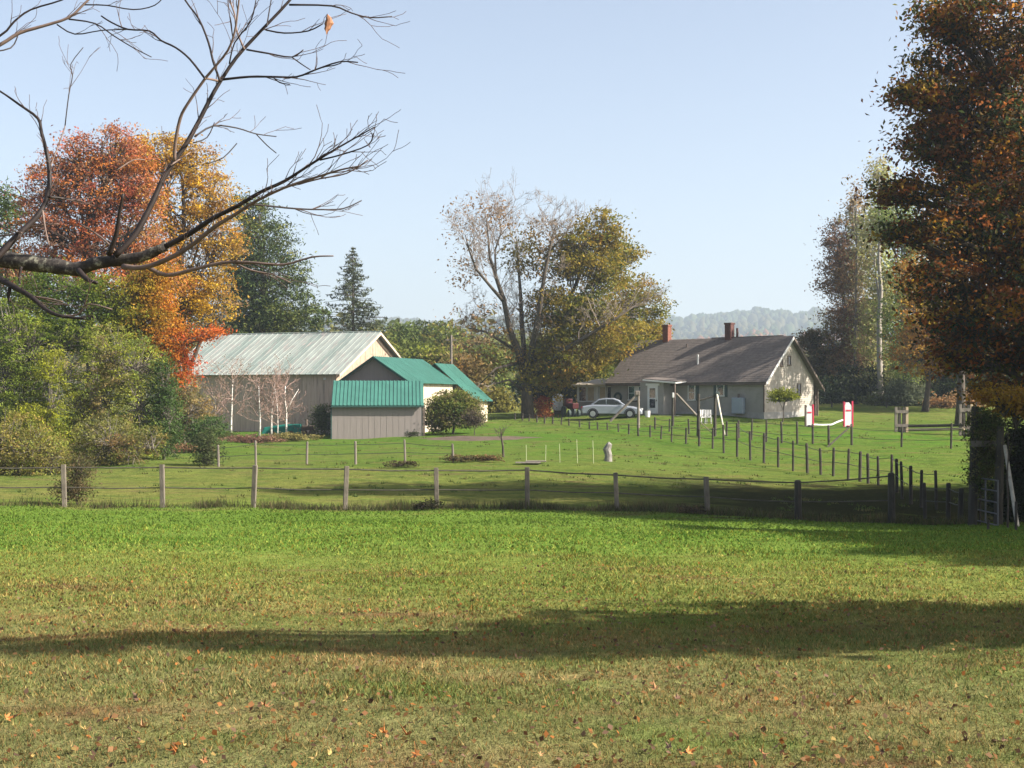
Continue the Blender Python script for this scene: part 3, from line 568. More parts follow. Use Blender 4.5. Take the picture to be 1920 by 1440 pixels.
tree('maple_tree', 'golden-orange tree lower right of the poplars, behind the near maple', 'tree', 1735, 112, .25, [lobe(1720,530,112,40,44), lobe(1745,600,112,50,44), lobe(1720,660,112,50,40), lobe(1790,640,112,60,60), lobe(1850,620,112,70,80)], 800, 28, .19, .42, [(.32,.17,.02),(.36,.20,.03),(.30,.10,.02),(.16,.14,.03)], seed=46)
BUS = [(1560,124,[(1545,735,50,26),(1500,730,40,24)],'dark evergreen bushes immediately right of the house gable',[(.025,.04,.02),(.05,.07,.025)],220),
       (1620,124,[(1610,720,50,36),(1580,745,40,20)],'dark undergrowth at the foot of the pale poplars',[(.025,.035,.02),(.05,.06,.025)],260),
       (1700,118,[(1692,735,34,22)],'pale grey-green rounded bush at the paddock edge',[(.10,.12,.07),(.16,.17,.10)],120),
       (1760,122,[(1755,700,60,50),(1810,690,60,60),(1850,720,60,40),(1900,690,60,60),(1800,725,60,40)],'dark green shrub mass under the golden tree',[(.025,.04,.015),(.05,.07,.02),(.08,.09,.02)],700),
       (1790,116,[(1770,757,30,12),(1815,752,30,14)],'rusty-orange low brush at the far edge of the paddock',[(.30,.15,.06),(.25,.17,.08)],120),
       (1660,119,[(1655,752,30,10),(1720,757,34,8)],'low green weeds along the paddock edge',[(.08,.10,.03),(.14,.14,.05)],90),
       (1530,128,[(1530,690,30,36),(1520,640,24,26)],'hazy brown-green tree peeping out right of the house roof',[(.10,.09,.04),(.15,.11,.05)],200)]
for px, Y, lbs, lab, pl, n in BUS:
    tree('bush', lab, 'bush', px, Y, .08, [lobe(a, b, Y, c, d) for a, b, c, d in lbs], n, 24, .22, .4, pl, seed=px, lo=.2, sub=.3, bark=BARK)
# shade trees right of the house (hidden behind the near maple) that dapple its gable and roof
tree('maple_tree', 'half-bare tree right of the house whose shade dapples the gable', 'tree', 1800, 97, .3, [(29.5,95.5,7.5,1.6,1.6,1.2),(31,97,9.5,2.2,2,1.6),(30,94,10.5,1.6,2,1.4),(32.5,96,12.2,2.0,2,1.5),(31,99,12.6,1.8,1.8,1.4),(33.5,98,15,1.8,2,1.4),(32,101,16,2,1.6,1.6),(30,100,9.5,1.4,1.6,1.2),(31,102,11,1.4,1.5,1.2),(32,100.5,14,1.5,1.5,1.3),(30.5,103,8.5,1.2,1.4,1.2),(31,96,13.4,1.5,1.3,1.2),(31,95,11.5,1.4,1.3,1.2),(33,104,18,1.6,1.6,1.8),(33,99,18.5,2,1.2,1.4),(31,102,13,1.4,1.6,1.4),(33,96.5,17,1.5,1.2,1.6),(34,106,19.5,1.6,1.4,1.4)], 620, 22, .22, .35, GOLD, seed=48, gap=.3, sub=1, twigr=.04)

# woodland trees behind barn and house (each its own tree)
woods = [(600,135,630,50,DARKG),(640,140,625,46,OLIVE),(700,138,618,46,OLIVE),(745,150,606,48,[(.07,.10,.03),(.11,.14,.03)]),(795,160,602,44,[(.06,.08,.03),(.10,.12,.03)]),(840,150,610,50,OLIVE),(880,145,628,46,BROWN),(770,132,640,40,[(.09,.12,.03),(.13,.15,.03)]),(820,130,650,42,YGR),(725,130,650,40,OLIVE),(870,126,668,40,BROWN),(905,134,650,40,OLIVE),(1010,140,640,60,DARKG),(1060,138,650,60,BROWN),(1130,142,640,60,OLIVE),(1170,150,650,40,OLIVE),(925,122,735,24,[(.20,.17,.03),(.15,.15,.04)])]
for i, (px, Y, top, hw, pl) in enumerate(woods):
    H = 700-top; side = ['left of the utility pole', 'right of the utility pole'][px > 845]
    lb = [lobe(px, top+hw*.45, Y, hw*.7, hw*.45), lobe(px-hw*.4, top+hw*.9, Y, hw*.6, hw*.5), lobe(px+hw*.4, top+hw*.95, Y, hw*.6, hw*.5), lobe(px, top+hw*1.5, Y, hw*.95, hw*.55), lobe(px, top+hw*2.1, Y, hw*.9, hw*.5)]
    order = ['dense dark tree behind the barn ridge', 'olive tree just right of the barn ridge, far back', 'olive tree in line with the green-roofed gable, farther back', 'pale green round-topped tree on the skyline left of the great tree', 'grey-green tree on the skyline beside the pale green one', 'olive skyline tree behind the utility pole', 'brown tree behind the lower left boughs of the great tree', 'fresh green tree low behind the green barn roof', 'yellow-green tree above the lower green roof', 'short olive tree touching the ridge of the green roof', 'russet tree right of the lower green roof', 'olive tree seen through the left boughs of the great tree', 'dark tree seen behind the great trunk', 'brown tree seen through the right crown of the great tree', 'olive tree between the great tree and the house roof', 'olive tree top over the left end of the house roof', 'small yellow tree between the cream wing and the great trunk'][i]
    tree('background_tree', order, 'tree', px, Y, .2, lb, 230, 22, .34, .55, pl, group='trees of the wood behind the farm', seed=60+i, lo=.4, sub=.3, twigr=.03)
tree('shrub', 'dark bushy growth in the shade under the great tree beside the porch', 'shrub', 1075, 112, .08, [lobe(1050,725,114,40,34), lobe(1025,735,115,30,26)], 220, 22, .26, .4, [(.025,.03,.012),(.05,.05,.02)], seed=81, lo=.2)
tree('shrub', 'orange-red shrub glowing right of the great trunk', 'shrub', 1018, 107, .05, [lobe(1018,760,107,14,18), lobe(1014,775,107,16,12)], 90, 20, .15, .22, [(.42,.10,.04),(.44,.18,.05),(.38,.22,.08)], seed=82, lo=.2)
tree('shrub', 'big olive and rust leaved shrub beside the small shed', 'shrub', 850, 91, .09, [lobe(845,768,91,44,32), lobe(820,780,91,26,28), lobe(880,775,91,26,26), lobe(855,755,91,34,20)], 620, 26, .13, .24, [(.06,.09,.02),(.12,.15,.03),(.18,.19,.04),(.19,.14,.06),(.12,.16,.03)], seed=83, lo=.4, pscale=1.0)
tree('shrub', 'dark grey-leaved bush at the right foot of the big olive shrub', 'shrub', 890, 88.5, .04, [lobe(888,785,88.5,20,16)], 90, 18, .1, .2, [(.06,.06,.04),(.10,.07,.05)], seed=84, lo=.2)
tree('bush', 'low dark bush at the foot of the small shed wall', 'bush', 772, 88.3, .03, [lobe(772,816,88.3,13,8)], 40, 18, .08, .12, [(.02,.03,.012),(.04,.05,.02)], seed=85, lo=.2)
tree('shrub', 'pointed evergreen shrub between the green trailer and the small shed', 'shrub', 603, 90.5, .05, [lobe(604,795,90.5,15,22), lobe(604,775,90.5,10,16)], 130, 22, .12, .2, [(.05,.08,.03),(.11,.13,.05)], seed=86, lo=.2)
tree('ornamental_tree', 'small flat-topped yellow-green tree in front of the stone-coloured gable', 'tree', 1468, 95.5, .05, [lobe(1468,738,95.5,24,9), lobe(1458,745,95.5,16,8), lobe(1482,745,95.5,14,7)], 130, 22, .12, .16, [(.26,.28,.02),(.20,.22,.03)], seed=87, lo=.2)
tree('shrub', 'vine-covered leafy shrub climbing the left gate post', 'shrub', 1836, 38, .03, [lobe(1840,800,38,24,34), lobe(1850,850,38,26,40), lobe(1838,900,38,16,30), lobe(1862,790,38,20,20)], 420, 20, .075, .14, [(.04,.07,.02),(.08,.11,.03),(.14,.12,.05)], seed=88, lo=.2)
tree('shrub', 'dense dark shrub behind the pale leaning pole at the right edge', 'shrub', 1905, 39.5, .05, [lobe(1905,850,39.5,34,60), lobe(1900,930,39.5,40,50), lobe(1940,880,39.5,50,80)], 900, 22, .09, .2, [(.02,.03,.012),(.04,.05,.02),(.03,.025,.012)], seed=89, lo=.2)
tree('shrub', 'yellow and orange leafed sapling in front of the near maple foot', 'shrub', 1890, 36, .03, [lobe(1880,745,36,44,18), lobe(1900,765,36,30,16)], 170, 20, .09, .14, [(.30,.18,.02),(.36,.14,.02),(.22,.18,.03)], seed=90, lo=.2)

# birches before the barn
for i, (px, top, lab) in enumerate([(433, 690, 'tallest white birch, leftmost of the bare birches before the barn'), (487, 705, 'white birch second from the left, by the left end of the green trailer'), (508, 700, 'middle white birch of the clump before the green trailer'), (520, 712, 'slim white birch just left of the forked one'), (537, 705, 'forked white birch at the right of the clump'), (402, 730, 'thin grey birch among brown twigs left of the tallest one'), (362, 725, 'leftmost faint sapling of the birch row beside the tan saplings')]):
    Y = 90+(i % 3)*.8; x = X(px, Y); g0 = G(x, Y); t = thing('birch_tree', lab, 'tree', (x, Y, g0), 0, 'bare birches before the barn')
    H = EYE+(HZ-top)*Y/F-g0; m = MB(); lean = random.uniform(-.25, .35)
    path = [Vector((lean*u*u+random.uniform(-.04, .04), random.uniform(-.05, .05), -.05+H*.85*u)) for u in (0, .25, .5, .75, 1)]
    r0 = .075 if i not in (5, 6, 3) else .04
    m.tube(path, [r0, r0*.85, r0*.7, r0*.5, r0*.3], 7)
    if i == 4: m.tube([path[2], path[2]+Vector((.35, 0, .8)), path[2]+Vector((.8, 0, 1.5))], [.05, .035, .015], 6)
    m.build('trunk', BIRCH, t, smooth=True)
    S = [path[1].lerp(path[4], random.random()) for _ in range(16)]; D = [Vector((random.uniform(-1, 1), random.uniform(-1, 1), random.uniform(.2, .9))) for _ in S]
    s, e, ra, rb, tips = grow(S, D, [random.uniform(.9, 1.7) for _ in S], [.022]*len(S), [(4, .5, .6, .6), (4, .6, .6, .7)], up=.08, minr=.0075)
    V, Fc = segs(s, e, ra, rb, 3); np_obj('branches', V, Fc, TWIGP, t)
    k = tips[rng.uniform(0, 1, len(tips)) < (.55 if px > 450 else .9)]
    leaves('crown', np.repeat(k, 2, 0)+rng.normal(0, .12, (len(k)*2, 3)), .075, np.tile(np.array([[.20, .13, .07]]), (len(k)*2, 1))*rng.uniform(.6, 1.3, (len(k)*2, 1)), LEAF, t)

# ------------------------------------------------------------------ buildings
SIDING = mat('beige_siding', (.27, .25, .225), .8, var=.08, scale=1.2, dark=(.22, .205, .18), dscale=1.5)
WALLB = mat('barn_boards', (.46, .36, .30), .85, var=.1, scale=1.5, stretch=(6, 6, .5), dark=(.27, .22, .19), dscale=1.0)
GABLEB = mat('weathered_gable_boards', (.35, .265, .195), .85, var=.14, scale=2.2, dark=(.24, .165, .12), dscale=3)
SHEDW = mat('shed_boards', (.225, .195, .18), .85, var=.07, scale=1.5, stretch=(5, 5, .4))
CREAM = mat('cream_boards', (.50, .42, .32), .8, var=.06, scale=2, dark=(.46, .37, .27), dscale=2.0)
TEAL = mat('teal_metal', (.038, .135, .105), .5, var=.12, scale=1.2, spec=.5)
TEALD = mat('dark_green_trim', (.02, .06, .05), .6, var=.1)
GALV = mat('pale_metal_roof', (.25, .275, .25), .5, var=.16, scale=1.4, spec=.5, stretch=(3, .6, .6), dark=(.24, .21, .195), dscale=1.1)
GALV2 = mat('pale_metal_roof_dull', (.185, .22, .20), .55, var=.16, scale=1.4, spec=.4, stretch=(3, .6, .6), dark=(.28, .24, .225), dscale=1.3)
SHING = mat('brown_shingles', (.13, .108, .095), .9, var=.22, scale=5, bump=.6, bscale=14, dark=(.10, .085, .075), dscale=1.2)
BRICK = mat('red_brick', (.17, .065, .042), .9, var=.25, scale=8, bump=.5)
BRICKD = mat('dark_brick', (.10, .045, .04), .9, var=.25, scale=8, bump=.5)
WHITE = mat('white_paint', (.58, .57, .55), .55, var=.05)
TRIMD = mat('brown_trim', (.10, .075, .06), .8, var=.15)
GLASS = mat('dark_glass', (.02, .025, .03), .08, var=.3, spec=.8)
CURT = mat('tan_curtain', (.42, .34, .24), .8, var=.15)
SHUT = mat('dark_shutter', (.05, .07, .065), .7, var=.1)
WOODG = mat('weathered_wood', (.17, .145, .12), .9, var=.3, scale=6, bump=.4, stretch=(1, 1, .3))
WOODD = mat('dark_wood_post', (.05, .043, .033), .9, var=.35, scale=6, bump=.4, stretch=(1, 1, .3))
POSTN = mat('near_post_wood', (.14, .118, .092), .9, var=.35, scale=9, bump=.5, bscale=30, stretch=(1, 1, .25))
RAILM = mat('dark_rail', (.075, .065, .05), .85, var=.3, scale=6)
WIRE = mat('fence_wire', (.06, .06, .055), .5, var=.2, metal=.3)
TAN = mat('tan_wood', (.42, .32, .21), .8, var=.12)
CONC = mat('foundation', (.28, .27, .25), .9, var=.12)

def wall_boards(t, x0, x1, y, z0, zf, mat_, bw=.3, nrm=1, name='board', axis='x'):
    """vertical boards, one part each; zf(x) = top height; nrm -1/+1 outward direction on the other axis"""
    n = max(1, round((x1-x0)/bw)); w = (x1-x0)/n
    for i in range(n):
        a, b = x0+i*w+.008, x0+(i+1)*w-.008; za, zb = zf(a), zf(b); d = .02+.012*random.random(); y1 = y+nrm*d
        q = [(a, z0), (b, z0), (b, zb), (a, za)]
        mid = (a+b)/2; zm = zf(mid)
        if zm > max(za, zb)+.02: q = [(a, z0), (b, z0), (b, zb), (mid, zm), (a, za)]
        f = (lambda p, yy: (p[0], yy, p[1])) if axis == 'x' else (lambda p, yy: (yy, p[0], p[1]))
        k = len(q); pts = [f(p, y) for p in q]+[f(p, y1) for p in q]
        MB().poly(pts, [tuple(range(k)), tuple(range(2*k-1, k-1, -1))]+[(j, j+k, (j+1) % k+k, (j+1) % k) for j in range(k)]).build(name, mat_, t)
def roof_panels(t, A, B, Cc, D, mats, pw, ribs=1, rh=.035, th=.03, name='roof_panel', alt=None):
    """slope between eave A->B and ridge D->C, split into sheets with raised ribs"""
    A, B, Cc, D = map(Vector, (A, B, Cc, D)); L = (B-A).length; n = max(1, round(L/pw)); nn = (B-A).cross(D-A).normalized()
    for i in range(n):
        u0, u1 = i/n+.0008, (i+1)/n-.0008; a, b, c, d = A.lerp(B, u0), A.lerp(B, u1), D.lerp(Cc, u1), D.lerp(Cc, u0)
        off = nn*random.uniform(0, .008); m = MB().slab([p+off for p in (a, b, c, d)], th)
        for r in range(ribs):
            s = (r+.12)/ribs; w = .05/(b-a).length
            p0, p1, p2, p3 = a.lerp(b, s), a.lerp(b, s+w), d.lerp(c, s+w), d.lerp(c, s); m.slab([p+off+nn*rh for p in (p0, p1, p2, p3)], rh-.002)
        m.build(name, random.choice(mats) if not alt else mats[i % len(mats)], t)
def window(t, x0, x1, z0, z1, y, out=-1, axis='x', mull=True, fr=WHITE, glass=GLASS, fw=.07, name='window', cross=1):
    """frame proud of the wall, panes recessed"""
    f = MB(); d = .05
    def bx(a, b, c, e, q0, q1, m):
        if axis == 'x': m.b2(a, b, min(q0, q1), max(q0, q1), c, e)
        else: m.b2(min(q0, q1), max(q0, q1), a, b, c, e)
    yo = y+out*d
    bx(x0, x1, z1-fw, z1, y, yo, f); bx(x0-.03, x1+.03, z0-.02, z0+fw, y, yo+out*.02, f); bx(x0, x0+fw, z0+fw, z1-fw, y, yo, f); bx(x1-fw, x1, z0+fw, z1-fw, y, yo, f)
    zs = [z0+fw, z1-fw]
    if cross: zs = [z0+fw, (z0+z1)/2-.02, (z0+z1)/2+.02, z1-fw]; bx(x0+fw, x1-fw, zs[1], zs[2], y, yo-out*.01, f)
    o = f.build(name, fr, t)
    for k in range(0, len(zs), 2):
        g = MB(); bx(x0+fw, x1-fw, zs[k], zs[k+1], y+out*.004, y+out*.018, g); g.build('pane', glass, o)
    return o

# long barn with pale ribbed metal roof
th = math.radians(20); bx_, by_ = -12.2, 96.0
B = thing('barn', 'long brown-grey barn with a pale ribbed metal roof and sunlit gable', 'barn', (bx_, by_, -.5), -th)
Lb, Wb, hw, hr = 13.6, 12.5, 4.15, 7.2
gz0 = lambda x: hw
MB().b2(-Lb, 0, .02, Wb-.02, -.8, hw-.05).build('barn_frame', WALLB, B)
MB().slab([(-.03, .1, hw-.1), (-.03, Wb-.1, hw-.1), (-.03, Wb/2, hr-.15)], .1).build('gable_backing', GABLEB, B)
wall_boards(B, -Lb, -.05, 0, -.6, lambda x: hw, WALLB, .45, -1)
wall_boards(B, 0, Wb, .0, -.6, lambda y: hw+(hr-hw)*(1-abs(y-Wb/2)/(Wb/2))-.04, GABLEB, .42, 1, axis='y')
ov = .35; sl_ = (hr-hw)/(Wb/2)
roof_panels(B, (-Lb-.4, -ov, hw-sl_*ov), (.45, -ov, hw-sl_*ov), (.45, Wb/2, hr), (-Lb-.4, Wb/2, hr), [GALV, GALV2, GALV], .9, 2, alt=True)
roof_panels(B, (.45, Wb+ov, hw-sl_*ov), (-Lb-.4, Wb+ov, hw-sl_*ov), (-Lb-.4, Wb/2, hr), (.45, Wb/2, hr), [GALV, GALV2], 1.9, 2)
MB().slab([(.47, -ov-.02, hw-sl_*ov-.03), (.47, Wb/2, hr-.03), (.47, Wb/2, hr-.22), (.47, -ov-.02, hw-sl_*ov-.2)], .03).build('rake_board', CREAM, B)
MB().slab([(.47, Wb/2, hr-.03), (.47, Wb+ov, hw-sl_*ov-.03), (.47, Wb+ov, hw-sl_*ov-.2), (.47, Wb/2, hr-.22)], .03).build('rake_board', CREAM, B)
MB().tube([(-Lb-.4, Wb/2, hr+.02), (.45, Wb/2, hr+.02)], .06, 6).build('ridge_cap', GALV2, B)
MB().b2(-.9, -.75, -.12, -.03, hw-.55, hw-.4).build('lamp', WHITE, B)

GABG = mat('grey_gable_boards', (.36, .33, .30), .85, var=.07, scale=1.5, stretch=(5, 5, .4))
# green roofed barn behind the shed
B2 = thing('green_roofed_barn', 'grey gabled barn with a bright teal roof and cream sunlit side', 'barn', (-9.19, 93, -.8), -th)
h2, a2, D2, wd = 3.86, 5.43, 7.6, 2.45
MB().b2(-wd+.02, wd-.02, .03, D2, -.3, h2-.12).build('barn_frame', SHEDW, B2)
MB().slab([(-wd+.05, .03, h2-.15), (wd-.05, .03, h2-.15), (0, .03, a2-.2)], -.1).build('gable_backing', SHEDW, B2)
wall_boards(B2, -wd, wd, 0.03, -.3, lambda x: h2+(a2-h2)*(1-abs(x)/wd)-.06, GABG, .35, -1)
wall_boards(B2, 0.05, D2, wd, -.3, lambda y: h2-.06, CREAM, .4, 1, axis='y')
s2 = (a2-h2)/wd; o2 = .35
roof_panels(B2, (wd+o2, -.35, h2-s2*o2), (wd+o2, D2+.35, h2-s2*o2), (0, D2+.35, a2), (0, -.35, a2), [TEAL], .95, 3, rh=.02)
roof_panels(B2, (-wd-o2, D2+.35, h2-s2*o2), (-wd-o2, -.35, h2-s2*o2), (0, -.35, a2), (0, D2+.35, a2), [TEAL], .95, 3, rh=.02)
for s in (-1, 1): MB().slab([(s*(wd+o2), -.37, h2-s2*o2-.02), (0, -.37, a2-.02), (0, -.37, a2-.16), (s*(wd+o2), -.37, h2-s2*o2-.16)], .03*s).build('rake_board', TEALD, B2)
window(B2, .45, 1.2, 3.05, 3.85, -.005, -1, fr=TRIMD, cross=0)
# rear wing
wg = [(1.2, 8.0, 5.0), (4.1, 8.0, 2.45), (4.1, 11.2, 2.45), (1.2, 11.2, 5.0)]
MB().b2(-wd, 3.8, 8.05, 11.1, -.2, 2.5).build('wing_frame', CREAM, B2)
MB().slab([(-1, 8.1, 2.4), (3.7, 8.1, 2.4), (1.2, 8.1, 4.7)], -.1).build('wing_gable', SHEDW, B2)
wall_boards(B2, 8.06, 11.1, 3.8, -.2, lambda y: 2.62, CREAM, .4, 1, axis='y')
roof_panels(B2, (4.15, 7.8, 2.42), (4.15, 11.4, 2.42), (1.0, 11.4, 5.15), (1.0, 7.8, 5.15), [TEAL], .9, 3, rh=.02, name='wing_roof_panel')
roof_panels(B2, (-3, 11.4, 2.2), (-3, 7.8, 2.2), (1.0, 7.8, 5.15), (1.0, 11.4, 5.15), [TEAL], 1.8, 3, rh=.02, name='wing_roof_panel')

# small shed in front
S1 = thing('shed', 'small grey board shed with a steep teal metal roof facing the field', 'shed', (X(622, 89), 89, -.85), math.radians(4.5))
ws, hs = 5.85, 2.28
MB().poly([(0.03, .03, -.2), (ws-.03, .03, -.2), (ws-.03, 2.3, -.2), (.03, 2.3, -.2), (.03, .03, hs-.05), (ws-.03, .03, hs-.05), (ws-.03, 2.3, 3.6), (.03, 2.3, 3.6)], [(0, 3, 2, 1), (4, 5, 6, 7), (0, 1, 5, 4), (1, 2, 6, 5), (2, 3, 7, 6), (3, 0, 4, 7)]).build('shed_frame', SHEDW, S1)
wall_boards(S1, 0, ws, .03, -.2, lambda x: hs-.03, SHEDW, .39, -1)
roof_panels(S1, (-.02, -.25, hs-.08), (ws+.05, -.25, hs-.08), (ws+.05, 2.4, 3.82), (-.02, 2.4, 3.82), [TEAL], .95, 4, rh=.04)
MB().b2(-.02, ws+.05, -.27, -.22, hs-.2, hs-.1).build('fascia', TEALD, S1)
MB().b2(-.06, .0, -.05, .06, -.2, hs-.1).build('corner_board', TEALD, S1)
MB().b2(ws, ws+.12, -.04, .1, -.2, hs-.1).build('corner_board', TRIMD, S1)

# house
ho = (17.8, 98.0, .72); HT = math.radians(40)
H = thing('house', 'long low beige farmhouse with a brown shingle roof and two chimneys', 'house', ho, -HT)
Lh, Wh, eh, rh_ = 13.3, 7.3, 2.5, 5.6; sh = (rh_-eh)/(Wh/2)
MB().b2(-Lh, -.02, .02, Wh-.02, -.4, eh-.1).build('wall_core', SIDING, H)
MB().b2(-Lh-.03, .03, -.03, Wh+.03, -.6, .12).build('foundation', CONC, H)
def clap(x0, x1, z0, z1, y, mat_, name, axis='x', out=-1, top=None):
    m = MB(); z = z0; i = 0
    while z < z1-.01:
        zt = min(z+.15, z1); a, b = x0, x1
        if top:
            a, b = top((z+zt)/2); 
            if b-a < .1: break
        lo_, hi_ = y+out*.035, y+out*.012
        if axis == 'x': pts = [(a, lo_, z), (b, lo_, z), (b, hi_, zt+.01), (a, hi_, zt+.01), (a, y, z), (b, y, z)]
        else: pts = [(lo_, a, z), (lo_, b, z), (hi_, b, zt+.01), (hi_, a, zt+.01), (y, a, z), (y, b, z)]
        m.poly(pts, [(0, 1, 2, 3), (0, 4, 5, 1)]); z = zt
    o = m.build(name, mat_, H); return o
clap(-Lh, -.03, .12, eh, 0, SIDING, 'front_siding')
GSID = mat('gable_siding', (.33, .295, .25), .8, var=.12, scale=3, dark=(.24, .21, .18), dscale=2.5)  # sunlit copy of the front siding; dark patches paint in tree dapple
clap(0.03, Wh, .12, eh, 0, GSID, 'gable_siding', 'y', 1)
clap(0, 0, eh, rh_-.1, 0, GSID, 'gable_siding', 'y', 1, top=lambda z: ((z-eh)/sh+.03, Wh-(z-eh)/sh-.03))
MB().slab([(-.12, .1, eh-.12), (-.12, Wh-.1, eh-.12), (-.12, Wh/2, rh_-.2)], -.11).build('gable_backing', GSID, H)
oo = .35
def shingles(A, B_, C_, D_, name='roof'):
    A, B_, C_, D_ = map(Vector, (A, B_, C_, D_)); m = MB(); n = 26; nn = (B_-A).cross(D_-A).normalized()
    for i in range(n):
        u0, u1 = i/n, (i+1)/n; a, b, c, d = A.lerp(D_, u0)+nn*.018, B_.lerp(C_, u0)+nn*.018, B_.lerp(C_, u1)+nn*.008, A.lerp(D_, u1)+nn*.008
        m.poly([a, b, c, d, A.lerp(D_, u0)-nn*.02, B_.lerp(C_, u0)-nn*.02], [(0, 1, 2, 3), (0, 4, 5, 1)])
    m.slab([A-nn*.02, B_-nn*.02, C_-nn*.02, D_-nn*.02], .1); return m.build(name, SHING, H)
rf = shingles((-Lh-.3, -oo, eh-sh*oo+.05), (.35, -oo, eh-sh*oo+.05), (.35, Wh/2, rh_+.05), (-Lh-.3, Wh/2, rh_+.05))
shingles((.35, Wh+oo+.7, eh-sh*oo-.35), (-Lh-.3, Wh+oo+.7, eh-sh*oo-.35), (-Lh-.3, Wh/2, rh_+.05), (.35, Wh/2, rh_+.05), 'roof')
MB().slab([(.38, -oo, eh-sh*oo+.02), (.38, Wh/2, rh_+.02), (.38, Wh/2, rh_-.2), (.38, -oo, eh-sh*oo-.18)], .04).build('rake_board', WHITE, H)
MB().slab([(.38, Wh/2, rh_+.02), (.38, Wh+oo+.7, eh-sh*oo-.38), (.38, Wh+oo+.7, eh-sh*oo-.6), (.38, Wh/2, rh_-.2)], .04).build('rake_board', TRIMD, H)
MB().b2(-Lh-.3, .35, -oo-.03, -oo+.01, eh-sh*oo-.16, eh-sh*oo-.02).build('fascia', TRIMD, H)
MB().b2(-.02, .07, -.07, .0, .12, eh).build('corner_board', TRIMD, H)
# rear dormer
MB().b2(-6, -1.2, Wh/2+.6, Wh-.6, eh+.8, rh_-.55).build('dormer_wall', GSID, H)
shingles((-.5, Wh-.1, rh_-.95), (-6.6, Wh-.1, rh_-.95), (-6.6, Wh/2, rh_+.1), (-.5, Wh/2, rh_+.1), 'dormer_roof')
# rear porch under the long back slope
for yy in (Wh+.55, Wh+.9): MB().b2(-.2, -.08, yy, yy+.1, -.3, eh-.55).build('porch_post', TRIMD, H)
MB().b2(-6, -.4, Wh, Wh+.7, -.3, eh-.7).build('porch_wall', SIDING, H)
# chimneys
def chim(x, h, m_, w=.5):
    c = MB(); c.b2(x-w/2, x+w/2, Wh/2-w/2, Wh/2+w/2, rh_-.6, rh_+h); o = c.build('chimney', m_, H)
    MB().b2(x-w/2-.04, x+w/2+.04, Wh/2-w/2-.04, Wh/2+w/2+.04, rh_+h-.12, rh_+h+.02).build('chimney_cap', m_, o)
chim(-10.6, 1.2, BRICK); chim(-5.0, 1.15, BRICKD, .52)
MB().tube([(-4.4, Wh/2+.1, rh_-.1), (-4.4, Wh/2+.1, rh_+.75)], .09, 8).build('flue_pipe', BRICKD, H)
MB().tube([(-6.3, 1.3, eh+sh*1.3-.1), (-6.3, 1.3, eh+sh*1.3+.75)], .07, 8).build('vent_pipe', WHITE, H)
MB().tube([(-8.3, 2.9, eh+sh*2.9-.1), (-8.3, 2.9, eh+sh*2.9+.3)], .06, 8).build('vent_pipe', TRIMD, H)
# windows of the front
MB().b2(-11.75, -9.95, -.06, -.035, .85, 2.2).build('window_surround', TRIMD, H)
window(H, -11.65, -11.0, .95, 2.05, -.06); window(H, -10.7, -10.05, .95, 2.05, -.06)
MB().b2(-11.0, -10.7, -.09, -.055, .95, 2.05).build('window_trim', WHITE, H)
window(H, -6.3, -5.65, .95, 2.15, -.035)
MB().b2(-5.6, -5.35, -.07, -.035, .95, 2.15).build('shutter', SHUT, H)
window(H, -3.85, -3.2, 1.25, 2.2, -.035, cross=0)
MB().b2(-4.1, -3.9, -.07, -.035, 1.2, 2.25).build('shutter', SHUT, H); MB().b2(-3.15, -2.95, -.07, -.035, 1.2, 2.25).build('shutter', SHUT, H)
UB = mat('blue_grey_box', (.24, .28, .33), .5, var=.06)
o = MB().b2(-2.35, -1.45, -.5, -.06, .0, 1.15).build('oil_tank_box', UB, H, bevel=.04)
MB().tube([(-1.9, -.25, 1.15), (-1.9, -.25, 1.42)], .08, 8).build('filler_pipe', TRIMD, o)
# wreath ring
ring = [(-12.6+.3*math.cos(a), -.09, 1.2+.3*math.sin(a)) for a in [i*math.pi/8 for i in range(17)]]
tag(MB().tube(ring, .09, 6).build('wreath', SHUT, None), 'dark round wreath hanging on the house wall above the car bonnet', 'wreath')
wr = bpy.data.objects['wreath']; wr.location = ho; wr.rotation_euler = (0, 0, -HT)
# entry vestibule with door and canopy
v = MB(); v.b2(-9.7, -7.6, -1.3, -.05, -.3, 2.3).build('entry_wall', SIDING, H)
D_ = MB().b2(-9.0, -8.1, -1.36, -1.3, -.02, 2.05).build('door', WHITE, H)
MB().b2(-8.8, -8.3, -1.375, -1.345, 1.15, 1.85).build('pane', GLASS, D_); MB().b2(-8.8, -8.3, -1.375, -1.345, .4, 1.05).build('pane', GLASS, D_)
MB().box((-8.18, -1.4, .95), (.05, .06, .12)).build('handle', TRIMD, D_)
MB().b2(-9.15, -7.95, -1.37, -1.3, 2.05, 2.2).build('door_head', WHITE, H)
MB().slab([(-9.2, -1.7, 2.5), (-6.3, -1.7, 2.27), (-6.3, .05, 2.4), (-9.2, .05, 2.6)], .1).build('porch_canopy', WHITE, H)
MB().slab([(-9.25, -1.6, 2.58), (-6.25, -1.6, 2.35), (-6.25, .02, 2.5), (-9.25, .02, 2.7)], .06).build('canopy_roof', SHING, H)
for xx in (-6.5,): MB().b2(xx, xx+.11, -1.65, -1.54, -.4, 2.28).build('porch_post', TRIMD, H)
MB().b2(-9.9, -6.0, -1.9, -.1, -.45, -.12).build('porch_step', CONC, H)
